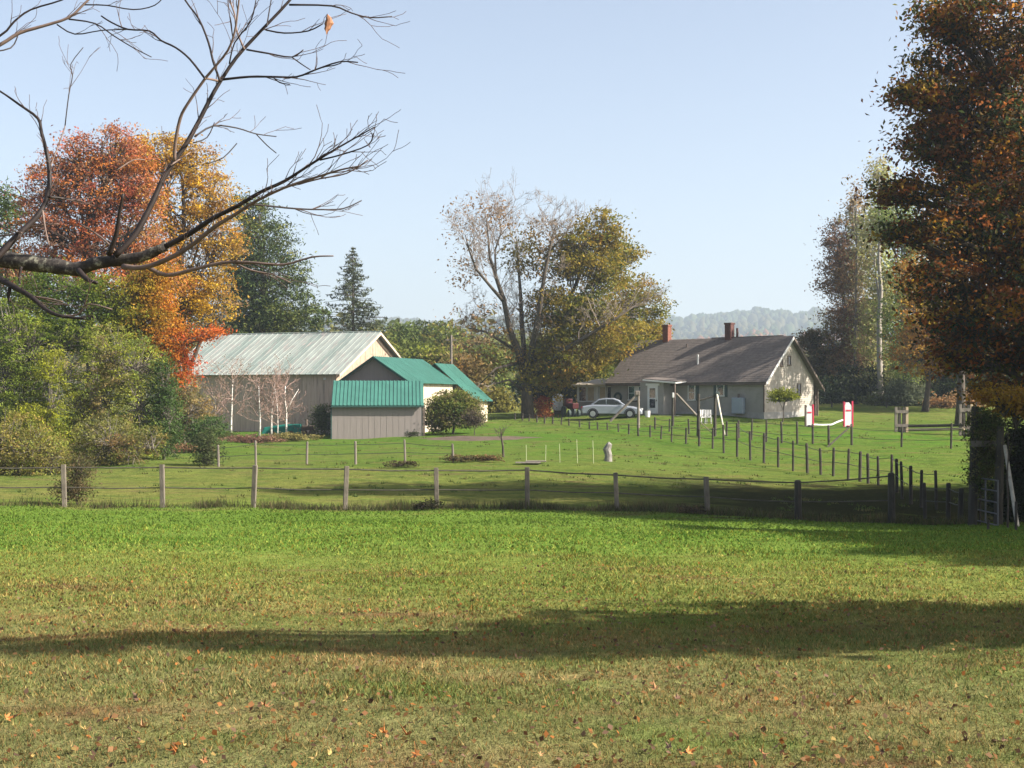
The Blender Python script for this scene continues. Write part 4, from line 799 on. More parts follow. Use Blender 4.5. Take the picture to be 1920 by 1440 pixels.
# enclosed porch at the left end
MB().b2(-17.0, -13.35, .6, 4.2, -.5, .85).build('sunroom_base', SIDING, H)
MB().b2(-16.95, -13.4, .68, 4.1, .85, 2.15).build('sunroom_screen', CURT, H)
MB().slab([(-17.4, .15, 2.2), (-13.2, .15, 2.2), (-13.2, 4.4, 2.75), (-17.4, 4.4, 2.75)], .16).build('sunroom_roof', CREAM, H)
for k, (a, b, gl) in enumerate([(-16.9, -16.1, GLASS), (-16.05, -15.3, CURT), (-14.9, -14.2, CURT), (-14.15, -13.5, GLASS)]): window(H, a, b, .85, 2.05, .64, cross=0, glass=gl)
MB().b2(-15.25, -14.95, .58, .68, .3, 2.15).build('door_frame', WHITE, H)
MB().b2(-17.04, -16.95, .6, 4.1, .85, 2.15).build('corner_board', WHITE, H)
# gable windows
window(H, 3.35, 3.8, 3.5, 4.2, .035, 1, axis='y', fr=TRIMD, cross=0); window(H, 2.3, 2.6, 3.4, 4.0, .035, 1, axis='y', fr=TRIMD, cross=0)
window(H, 4.8, 5.3, 1.3, 2.2, .035, 1, axis='y', fr=TRIMD)

# ------------------------------------------------------------------ car
def car():
    Y = 101.0; x = X(1148, Y); t = thing('car', 'silver sedan parked in front of the house', 'car', (x, Y, G(x, Y)), math.radians(-8))
    cp = mat('silver_paint', (.30, .32, .36), .35, var=.03, metal=.4, spec=.6); bl = mat('rubber', (.02, .02, .02), .8); ri = mat('rim', (.4, .4, .4), .35, metal=.7)
    prof = [(-2.15, .35), (-2.2, .62), (-2.12, .88), (-1.5, .98), (-1.35, 1.0), (.75, .96), (1.5, .86), (2.0, .74), (2.2, .58), (2.18, .3)]
    def loft(pr, ys, name, m_, par, closed=True):
        m = MB(); k = len(pr); b = []
        for (yy, sx, dz) in ys: b.append([(px_*sx, yy, pz-dz*(pz > .5)) for px_, pz in pr])
        for r in b: m.v += r
        for j in range(len(b)-1):
            for i in range(k): m.f.append((j*k+i, j*k+(i+1) % k, (j+1)*k+(i+1) % k, (j+1)*k+i))
        m.f.append(tuple(range(k-1, -1, -1))); m.f.append(tuple((len(b)-1)*k+i for i in range(k))); o = m.build(name, m_, par, bevel=.03); return o
    body = loft(prof, [(-.86, .96, .08), (-.8, .99, .02), (-.4, 1, 0), (.4, 1, 0), (.8, .99, .02), (.86, .96, .08)], 'body', cp, t)
    gh = [(-1.55, .97), (-1.0, 1.36), (-.5, 1.45), (.1, 1.44), (.5, 1.3), (1.0, .95)]
    loft(gh, [(-.72, .97, 0), (-.6, 1, -.02), (.6, 1, -.02), (.72, .97, 0)], 'cabin', cp, t)
    for s in (-1, 1):
        y = s*.745
        for q, nm in (([(-1.3, 1.02), (-.9, 1.3), (-.42, 1.36), (-.42, 1.02)], 'side_window'), ([(-.34, 1.02), (-.34, 1.37), (.08, 1.37), (.42, 1.24), (.78, 1.0)], 'side_window')):
            MB().slab([(a, y, b) for a, b in (q if s < 0 else q[::-1])], .03).build(nm, GLASS, t)
        for wx in (-1.35, 1.32):
            w = MB().tube([(wx, s*.70, .33), (wx, s*.89, .33)], .33, 18).build('wheel', bl, t)
            MB().tube([(wx, s*.89, .33), (wx, s*.905, .33)], .2, 12).build('rim', ri, w)
            arc = [(wx+.38*math.cos(a), s*.87, .33+.38*math.sin(a)) for a in [math.pi*i/8 for i in range(9)]]; MB().tube(arc, .03, 5).build('wheel_arch', bl, t)
        MB().box((2.1, s*.6, .66), (.18, .35, .14)).build('headlight', WHITE, t); MB().box((-2.14, s*.62, .78), (.12, .3, .14)).build('tail_light', mat('red_lamp', (.4, .02, .02), .3), t)
        MB().box((.72, s*.92, 1.0), (.12, .16, .1)).build('mirror', cp, t)
    MB().slab([(.52, -.62, 1.3), (1.02, -.66, .985), (1.02, .66, .985), (.52, .62, 1.3)], .02).build('windscreen', GLASS, t)
car()

# ------------------------------------------------------------------ fences
def post(m_, r, h, n=7, sink=.3, taper=.92, lean=(0, 0)):
    return MB().tube([(0, 0, -sink), (lean[0]*.5, lean[1]*.5, h*.5), (lean[0], lean[1], h*.97), (lean[0], lean[1], h)], [r, r*(1+taper)/2, r*taper, r*taper*.7], n)
FN = thing('fence', 'near post-and-rail fence running across the whole field', 'fence', (0, 42, -1.6))
inv = Vector((0, 42, -1.6)); near = [(-66, 951, 872), (-240, 950, 872), (121, 955, 871), (305, 953, 871), (475, 952, 872), (647, 955, 874), (819, 958, 877), (989, 958, 876), (1157, 958, 886), (1327, 968, 894), (1497, 990, 900), (1672, 1003, 886)]
near = sorted(near, key=lambda a: a[0]); pts = []
for px, yb, yt in near:
    Y = 42.0
    if px > 1157: Y = 42-(px-1157)/515*3.0
    x = X(px, Y); zt = EYE+(HZ-yt)*Y/F; g0 = G(x, Y); pts.append((Vector((x, Y, g0)), zt-g0))
for i, (p, h) in enumerate(pts):
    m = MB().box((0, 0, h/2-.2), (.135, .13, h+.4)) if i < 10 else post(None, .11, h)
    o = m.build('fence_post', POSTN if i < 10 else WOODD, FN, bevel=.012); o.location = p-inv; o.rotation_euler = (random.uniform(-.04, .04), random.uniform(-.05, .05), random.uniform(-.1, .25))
for i in range(len(pts)-1):
    for fr in (.93, .46):
        a = pts[i][0]+Vector((0, .085, pts[i][1]*fr)); b = pts[i+1][0]+Vector((0, .085, pts[i+1][1]*fr)); mid = a.lerp(b, .5)+Vector((0, 0, -.012-.02*random.random()))
        MB().tube([a-inv, mid-inv, b-inv], .022 if fr > .5 else .019, 5).build('rail', RAILM, FN)
# weeds along it
n = 26000; xw = rng.uniform(-21, 13, n); dn = wob(np.stack([xw, xw*0, xw*0], -1), 1.5, 77); k = rng.uniform(0, 1, n) < np.clip(dn*1.5-.35+.5*np.clip((xw-0)/8, 0, 1), .1, 1); xw = xw[k]; n = len(xw)
yw = 42+rng.normal(.1, .32, n)-np.clip((xw-3.2)/8.3, 0, 1)*3; zw = gz(xw, yw); hh = rng.uniform(.08, .34, n)*(.5+.8*wob(np.stack([xw, yw, yw*0], -1), .9, 8)); a = rng.uniform(0, 3.14, n)
b0 = np.stack([xw, yw, zw], -1); tt = np.stack([np.cos(a), np.sin(a), a*0], -1)*.013; tip = b0+np.stack([rng.normal(0, .08, n), rng.normal(0, .08, n), hh], -1)
cw = pal(rng.uniform(0, 1, n), [(.04, .05, .02), (.10, .08, .04), (.08, .11, .03), (.16, .11, .06)])
o = np_obj('fence_weeds', np.stack([b0-tt, b0+tt, tip], 1).reshape(-1, 3), np.arange(n*3).reshape(-1, 3), LEAF, None, {'leafcol': ('FLOAT_COLOR', np.concatenate([cw, np.ones((n, 1))], 1))})
tag(o, 'dark dry weeds and grass along the foot of the near fence', 'weeds', kind='stuff')

# tussocks of the mid field
n = 1500; yt_ = rng.uniform(43.5, 105, n); xt_ = rng.uniform(-.36, .37, n)*yt_; k = wob(np.stack([xt_, yt_*1.6, yt_*0], -1), 3.2, 14) > .5; xt_, yt_ = xt_[k], yt_[k]
q = 9; xb = np.repeat(xt_, q)+rng.normal(0, .09, len(xt_)*q); yb_ = np.repeat(yt_, q)+rng.normal(0, .09, len(xt_)*q); n = len(xb)
h_ = rng.uniform(.05, .13, n); a = rng.uniform(0, 3.14, n); b0 = np.stack([xb, yb_, gz(xb, yb_)-.01], -1); tt = np.stack([np.cos(a), np.sin(a), a*0], -1)*.03
tip = b0+np.stack([rng.normal(0, .06, n), rng.normal(0, .06, n), h_], -1); cw = np.repeat(pal(rng.uniform(0, 1, len(xt_)), [(.07, .11, .025), (.10, .13, .03), (.15, .13, .05)]), q, 0)
o = np_obj('field_tussocks', np.stack([b0-tt, b0+tt, tip], 1).reshape(-1, 3), np.arange(n*3).reshape(-1, 3), LEAF, None, {'leafcol': ('FLOAT_COLOR', np.concatenate([cw, np.ones((n, 1))], 1))})
tag(o, 'scattered rough grass tussocks in the field behind the near fence', 'grass', kind='stuff')

def simple_fence(name, label, pl, wires=(.9, .5), r=.062, mt=WOODD, wr=.016, sq=False, group=None):
    Y0 = pl[0][1]; org = Vector((X(pl[0][0], Y0), Y0, G(X(pl[0][0], Y0), Y0))); t = thing(name, label, 'fence', org, 0, group); ps = []
    for px, Y, yt in pl:
        x = X(px, Y); g0 = G(x, Y); h = EYE+(HZ-yt)*Y/F-g0; h = max(h, .5); p = Vector((x, Y, g0))-org; ln = (random.uniform(-.05, .05), random.uniform(-.04, .04))
        o = post(None, r*random.uniform(.85, 1.15), h, lean=ln).build('fence_post', mt, t); o.location = p; ps.append((p+Vector((ln[0], ln[1], 0)), h))
    for w in wires:
        path = []
        for i, (p, h) in enumerate(ps):
            path.append(p+Vector((0, 0, h*w)))
            if i < len(ps)-1: q, h2_ = ps[i+1]; path.append(p.lerp(q, .5)+Vector((0, 0, (h+h2_)/2*w-.03*random.random()*(q-p).length**.5)))
        MB().tube(path, wr, 4).build('wire', WIRE, t)
    return t
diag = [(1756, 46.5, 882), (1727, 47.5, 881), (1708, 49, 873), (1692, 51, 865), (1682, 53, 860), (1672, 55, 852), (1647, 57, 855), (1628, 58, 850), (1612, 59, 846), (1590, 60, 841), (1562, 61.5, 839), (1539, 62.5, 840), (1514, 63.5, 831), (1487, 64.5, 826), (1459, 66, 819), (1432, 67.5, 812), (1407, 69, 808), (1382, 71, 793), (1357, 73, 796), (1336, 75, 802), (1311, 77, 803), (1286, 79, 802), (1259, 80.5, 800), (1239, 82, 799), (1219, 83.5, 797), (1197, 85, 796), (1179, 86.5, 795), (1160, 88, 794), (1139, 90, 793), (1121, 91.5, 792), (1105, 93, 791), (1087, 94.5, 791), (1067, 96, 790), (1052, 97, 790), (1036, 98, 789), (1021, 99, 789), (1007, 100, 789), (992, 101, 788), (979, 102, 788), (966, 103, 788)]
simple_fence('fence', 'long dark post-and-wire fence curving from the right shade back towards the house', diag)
simple_fence('fence', 'row of posts behind the curved fence, left of the braced corner post', [(1597, 78, 795), (1554, 78, 797), (1524, 79, 795), (1495, 79, 790), (1466, 80, 790), (1437, 81, 787), (1409, 82, 785), (1385, 83, 788), (1362, 84, 790), (1292, 86, 785), (1255, 88, 785), (1228, 90, 782)], (.85, .4))
simple_fence('fence', 'sparse post-and-wire paddock fence running right from the braced corner post', [(1597, 78.3, 796), (1690, 78, 800), (1783, 77, 793), (1850, 76, 800)], (.8, .35), r=.055)
simple_fence('fence', 'far paddock fence before the tree line with two visible posts', [(1560, 117, 760), (1662, 115, 756), (1735, 113, 748), (1830, 111, 750)], (.8, .45), r=.07)
simple_fence('fence', 'grey post-and-wire fence beyond the near one on the left side of the field', [(410, 61, 834), (480, 61, 826), (575, 61, 828), (667, 61, 827), (760, 61, 824), (850, 61, 832)], (.85, .45), r=.05, mt=WOODG)
PALEST = mat('faded_stake', (.42, .44, .26), .8)
for i, (px, top, lab) in enumerate([(987, 834, 'thin white stake nearest the flat board'), (1023, 834, 'second thin white stake right of the flat board'), (1050, 832, 'faintest thin stake in the middle of the row'), (1083, 824, 'tallest thin white stake of the row'), (1113, 826, 'thin bent white stake beside the grey stump')]):
    Y = 62; x = X(px, Y); g0 = G(x, Y); h = EYE+(HZ-top)*Y/F-g0
    o = post(None, .014, h, 5, .1, lean=(random.uniform(-.06, .06), 0)).build('stake', PALEST); o.location = (x, Y, g0); tag(o, lab, 'stake', 'thin white stakes in the field')
# flat board on the grass, stump, leaning dead trunk, brush
x = X(990, 60.5); o = MB().box((0, 0, .06), (1.1, .5, .05)).box((.35, .5, .1), (.9, .4, .05)).build('board', WOODG, bevel=.01); o.location = (x, 60.5, G(x, 60.5)+.03); tag(o, 'flat grey boards lying on the grass behind the near fence', 'board')
x = X(1140, 64); o = MB().tube([(0, 0, -.1), (.02, 0, .3), (-.05, .02, .55), (.06, 0, .8), (0, 0, .88)], [.2, .17, .19, .14, .06], 9).build('stump', mat('pale_stump', (.20, .185, .165), .9, var=.4, scale=6, bump=.8)); o.location = (x, 64, G(x, 64)); tag(o, 'pale grey weathered stump standing in the field', 'stump')
def dead(px, Y, top, lab):
    x = X(px, Y); g0 = G(x, Y); t = thing('dead_sapling', lab, 'sapling', (x, Y, g0)); h = EYE+(HZ-top)*Y/F-g0
    MB().tube([(0, 0, -.1), (-.03, 0, h*.4), (-.1, 0, h*.75), (-.12, 0, h)], [.06, .05, .04, .02], 6).build('trunk', BARK, t)
    S = [(-.1, 0, h*random.uniform(.6, 1)) for _ in range(10)]; D = [(random.uniform(-1, 1), random.uniform(-1, 1), .6) for _ in S]
    s, e, a, b, _ = grow(S, D, [.5]*10, [.015]*10, [(3, .6, .6, .6)], minr=.006); V, Fc = segs(s, e, a, b, 3); np_obj('branches', V, Fc, BARK, t)
dead(944, 66, 806, 'crooked dark dead sapling standing before the dirt patch')
for px, Y, lab, n, pl in [(750, 59, 'dark tuft of brush at the foot of the fourth grey fence post', 50, [(.05,.04,.02),(.10,.07,.04)]), (860, 61, 'low reddish-brown weeds left of the dead sapling', 90, [(.16,.10,.05),(.10,.10,.04)]), (910, 61, 'brown weed patch right beside the dead sapling', 80, [(.18,.11,.05),(.12,.10,.04)]), (800, 41.2, 'dark weed clump before the near fence, centre left', 45, [(.03,.035,.015),(.07,.05,.03)]), (1300, 40.6, 'tall dry dark weeds by the near fence right of centre', 24, [(.05,.04,.02),(.10,.07,.04)])]:
    x = X(px, Y); g0 = G(x, Y); w = .45 if Y < 50 else .9
    tree('weed_clump', lab, 'weeds', px, Y, .01, [(x, Y, g0+.15, w, .3, .16)], n, 14, .07, .07, pl, seed=px, lo=.1, sub=1, twigr=.004)
# far row of low brush before the birches
for px, Y, w, lab, pl in [(470, 84, 1.9, 'reddish-brown dry weeds in front of the birches', [(.20,.11,.08),(.24,.15,.09)]), (545, 86, 1.8, 'straw-yellow weeds in front of the green trailer', [(.26,.22,.08),(.20,.18,.06)]), (330, 72, 1.8, 'rusty dry weeds along the edge of the left thicket', [(.26,.16,.08),(.22,.13,.07)]), (400, 87, 1.6, 'low green brush under the birch row', [(.09,.12,.03),(.14,.14,.04)])]:
    x = X(px, Y); g0 = G(x, Y)
    tree('weed_clump', lab, 'weeds', px, Y, .02, [(x, Y, g0+.2, w, .6, .3)], 200, 16, .10, .12, pl, seed=px, lo=.1, sub=.3, twigr=.006)

# dirt patch
DIRT = mat('dirt', (.085, .058, .042), .95, var=.25, scale=2, bump=.5)
m = MB(); cx, cy = X(890, 84), 84.5; ring_ = []
for i in range(36):
    a = 2*math.pi*i/36; r = 1+.16*math.sin(3*a+1)+.12*math.sin(7*a); ring_.append((cx+3.4*r*math.cos(a), cy+1.7*r*math.sin(a)))
V = [(cx, cy)]+[(cx+(a-cx)*.5, cy+(b-cy)*.5) for a, b in ring_]+ring_
fs = [(0, 1+i, 1+(i+1) % 36) for i in range(36)]+[(1+i, 37+i, 37+(i+1) % 36, 1+(i+1) % 36) for i in range(36)]
m.poly([(a, b, G(a, b)+(.10 if k < 37 else .0)) for k, (a, b) in enumerate(V)], fs); tag(m.build('dirt_path', DIRT, smooth=True), kind='structure')

# green trailer / dark implement by the barn, red tractor, white van hints
x = X(530, 93); g0 = G(x, 93); t = thing('trailer', 'low green tarpaulin-covered trailer against the barn wall', 'trailer', (x, 93, g0))
GT = mat('green_tarp', (.01, .14, .11), .5, var=.25, scale=3, bump=.3, bscale=3)
MB().poly([(-1.35, -.5, .2), (1.3, -.5, .2), (1.3, .5, .2), (-1.35, .5, .2), (-1.2, -.42, .62), (0, -.42, .8), (1.25, -.42, .85), (1.25, .42, .85), (0, .42, .8), (-1.2, .42, .62)], [(0, 1, 6, 5, 4), (2, 3, 9, 8, 7), (1, 2, 7, 6), (3, 0, 4, 9), (4, 5, 8, 9), (5, 6, 7, 8)]).build('tarpaulin', GT, t, bevel=.05)
for s in (-.6, .6): MB().tube([(s, -.5, .2), (s, -.38, .2)], .2, 12).build('wheel', TRIMD, t)
x = X(578, 93); g0 = G(x, 93); t = thing('farm_implement', 'dark low farm implement standing right of the green trailer', 'machine', (x, 93, g0))
MB().box((0, 0, .6), (.8, .6, .3)).box((-.1, 0, .95), (.1, .5, .4)).build('frame', TRIMD, t, bevel=.03)
for s in (-.25, .3): MB().tube([(s, -.35, .25), (s, -.25, .25)], .25, 12).build('wheel', TRIMD, t)
x = X(1046, 112); g0 = G(x, 112); t = thing('tank', 'white tank half hidden in the shade left of the porch', 'tank', (x, 112, g0))
MB().tube([(0, 0, .3), (0, 0, .4), (0, 0, 1.5), (0, 0, 1.65)], [.3, .42, .42, .25], 16).build('vessel', mat('white_tank', (.72, .73, .78), .5), t, smooth=True)
for s in (-.3, .6): MB().b2(-.35, .35, s*.5-.05, s*.5+.05, -.1, .38).build('cradle', TRIMD, t)
x = X(1072, 106); g0 = G(x, 106); t = thing('tractor', 'small dark red tractor in the shade beside the porch', 'tractor', (x, 106, g0), .3)
RD = mat('dark_red', (.07, .010, .010), .5)
MB().box((.1, 0, .85), (.5, 1.2, .45)).box((0, .8, 1.1), (.55, .5, .6)).build('body', RD, t, bevel=.05)
for a, b, r in ((-.4, .7, .42), (.4, .7, .42), (-.38, -.5, .28), (.38, -.5, .28)): MB().tube([(a-.08, b, r), (a+.08, b, r)], r, 14).build('wheel', SHUT, t)

# posts, braces and swing frame in front of the house
def pole(name, lab, cat, p0, p1, r, m_, group=None):
    p0, p1 = Vector(p0), Vector(p1); o = MB().tube([Vector((0, 0, 0)), (p1-p0)*.5, p1-p0], [r, r*.95, r*.85], 7).build(name, m_); o.location = p0; return tag(o, lab, cat, group)
def gp(px, Y, dz=-.2): x = X(px, Y); return (x, Y, G(x, Y)+dz)
t = thing('swing_frame', 'tall weathered timber frame with crossbar and pale leaning leg before the house', 'frame', gp(1310, 84, 0)); o0 = Vector(gp(1310, 84, 0))
for px, top in ((1309, 738), (1340, 738)): MB().tube([Vector(gp(px, 84))-o0, P(px+1, top, 84)-o0], [.11, .08], 8).build('post', WOODD, t)
MB().tube([P(1309, 752, 84)-o0, P(1341, 742, 84)-o0], .05, 6).build('crossbar', WOODD, t)
MB().tube([P(1344, 738, 84)-o0, P(1350, 770, 83)-o0, P(1359, 815, 82)-o0], [.06, .05, .04], 7).build('leaning_leg', mat('pale_pole', (.5, .46, .38), .8, var=.15), t)
MB().box(P(1345, 738, 84)-o0, (.25, .2, .22)).build('bracket', SHUT, t, bevel=.04)
MB().tube([P(1312, 790, 84)-o0, P(1335, 812, 84)-o0], .03, 5).build('brace', WOODG, t)
t = thing('braced_post', 'fence corner post with a long diagonal brace rising left of the house door', 'post', gp(1197, 92, 0)); o0 = Vector(gp(1197, 92, 0))
MB().tube([Vector(gp(1197, 92))-o0, P(1197, 733, 92)-o0], [.1, .08], 8).build('post', WOODG, t)
MB().tube([P(1196, 738, 92)-o0, P(1144, 790, 92)-o0], .085, 7).build('brace', WOODG, t)
MB().box(P(1195, 737, 92)-o0, (.32, .25, .3)).build('post_head', WOODG, t, bevel=.04)
t = thing('braced_post', 'fence corner post with a grey diagonal brace falling right of the house door', 'post', gp(1263, 92, 0)); o0 = Vector(gp(1263, 92, 0))
MB().tube([Vector(gp(1261, 92))-o0, P(1262, 738, 92)-o0], [.1, .08], 8).build('post', WOODD, t)
MB().tube([P(1268, 738, 92)-o0, P(1309, 782, 92)-o0], .075, 7).build('brace', WOODG, t)
MB().box(P(1262, 741, 91.9)-o0, (.14, .1, .34)).build('insulator', WHITE, t, bevel=.03)
t = thing('bucket', 'white bucket on the step beside the car nose', 'bucket', gp(1214, 99.5, 0)); MB().tube([(0, 0, 0), (0, 0, .3), (0, 0, .45)], [.17, .2, .2], 14).build('pail', WHITE, t); MB().tube([(-.2, 0, .45), (0, 0, .6), (.2, 0, .45)], .015, 5).build('handle', WIRE, t)
# white garden chairs
def chair(px, lab):
    p = gp(px, 93.5, 0); t = thing('garden_chair', lab, 'chair', p, random.uniform(-.6, .6), 'white garden chairs by the house wall')
    MB().box((0, 0, .42), (.48, .46, .04)).build('seat', WHITE, t)
    for i in range(4): MB().box((-.18+i*.12, .22, .68), (.07, .025, .5), rx=-.15).build('back_slat', WHITE, t)
    for a in (-.2, .2):
        for b in (-.2, .2): MB().b2(a-.02, a+.02, b-.02, b+.02, -.02, .42).build('leg', WHITE, t)
        MB().b2(a-.03, a+.03, -.22, .22, .62, .65).build('armrest', WHITE, t)
chair(1318, 'white garden chair nearer the timber frame'); chair(1328, 'white garden chair nearer the shuttered window')

# horse jumps
RED_ = mat('red_paint', (.50, .03, .07), .5, var=.08)
def jump_wing(name, lab, px, Y, top, w, m1, m2, m3):
    p = gp(px, Y, 0); h = EYE+(HZ-top)*Y/F-p[2]; t = thing(name, lab, 'jump stand', p, math.radians(8))
    MB().b2(-w/2, w/2, -.06, .06, .0, h*.8).build('panel', m1, t, bevel=.02)
    MB().poly([(-w/2, -.06, h*.8+.01), (w/2, -.06, h*.8+.01), (w*.1, -.06, h*.97), (-w*.35, -.06, h*.97), (-w/2, .06, h*.8+.01), (w/2, .06, h*.8+.01), (w*.1, .06, h*.97), (-w*.35, .06, h*.97)], [(0, 1, 2, 3), (7, 6, 5, 4), (0, 4, 5, 1), (1, 5, 6, 2), (2, 6, 7, 3), (3, 7, 4, 0)]).build('cap', m1, t)
    MB().b2(-w/2-.08, -w/2-.003, -.08, .08, -.02, h).build('upright', m2, t); MB().b2(w/2+.003, w/2+.1, -.08, .08, -.02, h*1.02).build('upright', m3, t)
    MB().b2(-.1, .1, -.5, .5, 0, .1).build('foot', m2, t); MB().b2(-w*.3, w*.35, -.085, -.062, h*.62, h*.68).build('crosspiece', m3, t)
jump_wing('jump_stand', 'red and white horse jump stand nearer the house', 1517, 92, 759, .42, WHITE, TRIMD, RED_)
jump_wing('jump_stand', 'red and white horse jump stand farther from the house', 1590, 94, 753, .5, WHITE, RED_, RED_)
a = P(1524, 802, 92.3); b = P(1580, 793, 93.8); pts_ = [a, a.lerp(b, .3)+Vector((0, 0, -.12)), a.lerp(b, .62)+Vector((0, 0, -.12)), a.lerp(b, .8), b]
def ontop(p, d=.1): return Vector((p.x, p.y, G(p.x, p.y)+d))
pts_ = [ontop(p, d) for p, d in zip(pts_, (.12, .12, .14, .3, .45))]
o = MB().tube([p-pts_[0] for p in pts_], .06, 7).build('jump_pole', WHITE); o.location = pts_[0]; tag(o, 'white pole sagging between the two red and white stands', 'pole')
def wood_stand(px, Y, top, lab):
    p = gp(px, Y, 0); h = EYE+(HZ-top)*Y/F-p[2]; t = thing('jump_stand', lab, 'jump stand', p)
    for a, m_ in ((-.38, WOODG), (-.16, WOODD), (.12, WOODD), (.32, TAN)): MB().b2(a-.08, a+.08, -.07, .07, -.02, h).build('upright', m_, t)
    MB().b2(-.45, .4, -.1, -.072, h*.2, h*.32).build('crosspiece', WOODG, t); MB().b2(-.45, .4, -.1, -.072, h*.75, h*.87).build('crosspiece', WOODG, t); MB().b2(-.12, .12, -.5, .5, -.02, .1).build('foot', WOODD, t)
wood_stand(1691, 89, 763, 'brown plank jump stand at the left end of the long rails')
wood_stand(1812, 87, 758, 'brown plank jump stand at the right end of the long rails')
for dz, mt, lab in ((0, WOODD, 'upper dark brown jump rail between the plank stands'), (-.24, TAN, 'lower tan jump rail between the plank stands')):
    a = P(1702, 799, 88.9)+Vector((0, -.2, dz)); b = P(1806, 797, 87)+Vector((0, -.2, dz)); o = MB().tube([Vector((0, 0, 0)), b-a], .09, 8).build('jump_rail', mt); o.location = a; tag(o, lab, 'rail')
pole('brace_pole', 'dark brace leaning against the corner post left of the brown jump', 'pole', P(1543, 846, 76.5), P(1598, 796, 77.9), .05, WOODD)

# gate at the right edge
t = thing('gate_frame', 'tall dark timber gateway with crossbeam in the shade at the right', 'gateway', gp(1826, 38, 0)); o0 = Vector(gp(1826, 38, 0))
for px, Y, top in ((1826, 38, 762), (1874, 37.5, 800)): MB().tube([Vector(gp(px-3, Y))-o0, P(px, 880, Y)-o0, P(px+2, top, Y)-o0], [.13, .12, .10], 8).build('gate_post', WOODD, t)
MB().box((P(1826, 832, 38)+P(1876, 832, 37.5))/2-o0, (.84, .09, .16)).build('crossbeam', WOODG, t)
ga, gb = P(1830, 0, 38.2), P(1871, 0, 36.6); gl = gb-ga; gl.z = 0; L_ = gl.length
gt = thing('metal_gate', 'grey tubular metal gate standing half open between the timber posts', 'gate', (ga.x, ga.y, G(ga.x, ga.y)), math.atan2(gl.y, gl.x))
GM = mat('gate_metal', (.10, .10, .11), .45, metal=.5, var=.1)
for z in (.12, .42, .72, 1.02, 1.30): MB().tube([(0, 0, z), (L_, 0, z)], .022, 6).build('gate_bar', GM, gt)
for xx in (0, L_*.45, L_): MB().tube([(xx, 0, .1), (xx, 0, 1.32)], .024, 6).build('gate_upright', GM, gt)
pole('leaning_pole', 'pale bark pole leaning against the right gate post', 'pole', gp(1908, 36.5, 0), P(1884, 835, 37.3), .055, mat('pale_bark_pole', (.36, .33, .28), .85, var=.3, scale=6))
simple_fence('fence', 'short dark fence of thin posts by the gate in the deep shade', [(1800, 40, 915), (1778, 41, 905), (1735, 42, 905)], (.85, .5), r=.07)
for px, Y, top, lab in ((1853, 35, 975, 'thin dark stake in front of the metal gate'), (1905, 34.5, 940, 'thin dark stake at the foot of the pale leaning pole')):
    p = gp(px, Y, 0); o = post(None, .035, EYE+(HZ-top)*Y/F-p[2], 6).build('stake', WOODD); o.location = p; tag(o, lab, 'stake')

# utility pole and line
t = thing('utility_pole', 'slim grey utility pole behind the green-roofed barn', 'pole', gp(846, 122, 0)); hh_ = P(846, 628, 122).z-G(X(846, 122), 122)
MB().tube([(0, 0, -.2), (0, 0, hh_)], [.14, .1], 8).build('pole_shaft', WOODG, t); MB().b2(-.5, .5, -.05, .05, hh_-.5, hh_-.38).build('crossarm', WOODG, t)
a, b = P(962, 694, 104), P(1108, 690, 107); o = MB().tube([Vector((0, 0, 0)), (b-a)*.5+Vector((0, 0, -.25)), b-a], .022, 5).build('power_line', WIRE); o.location = a; tag(o, 'sagging pale line from the great tree to the house', 'cable')

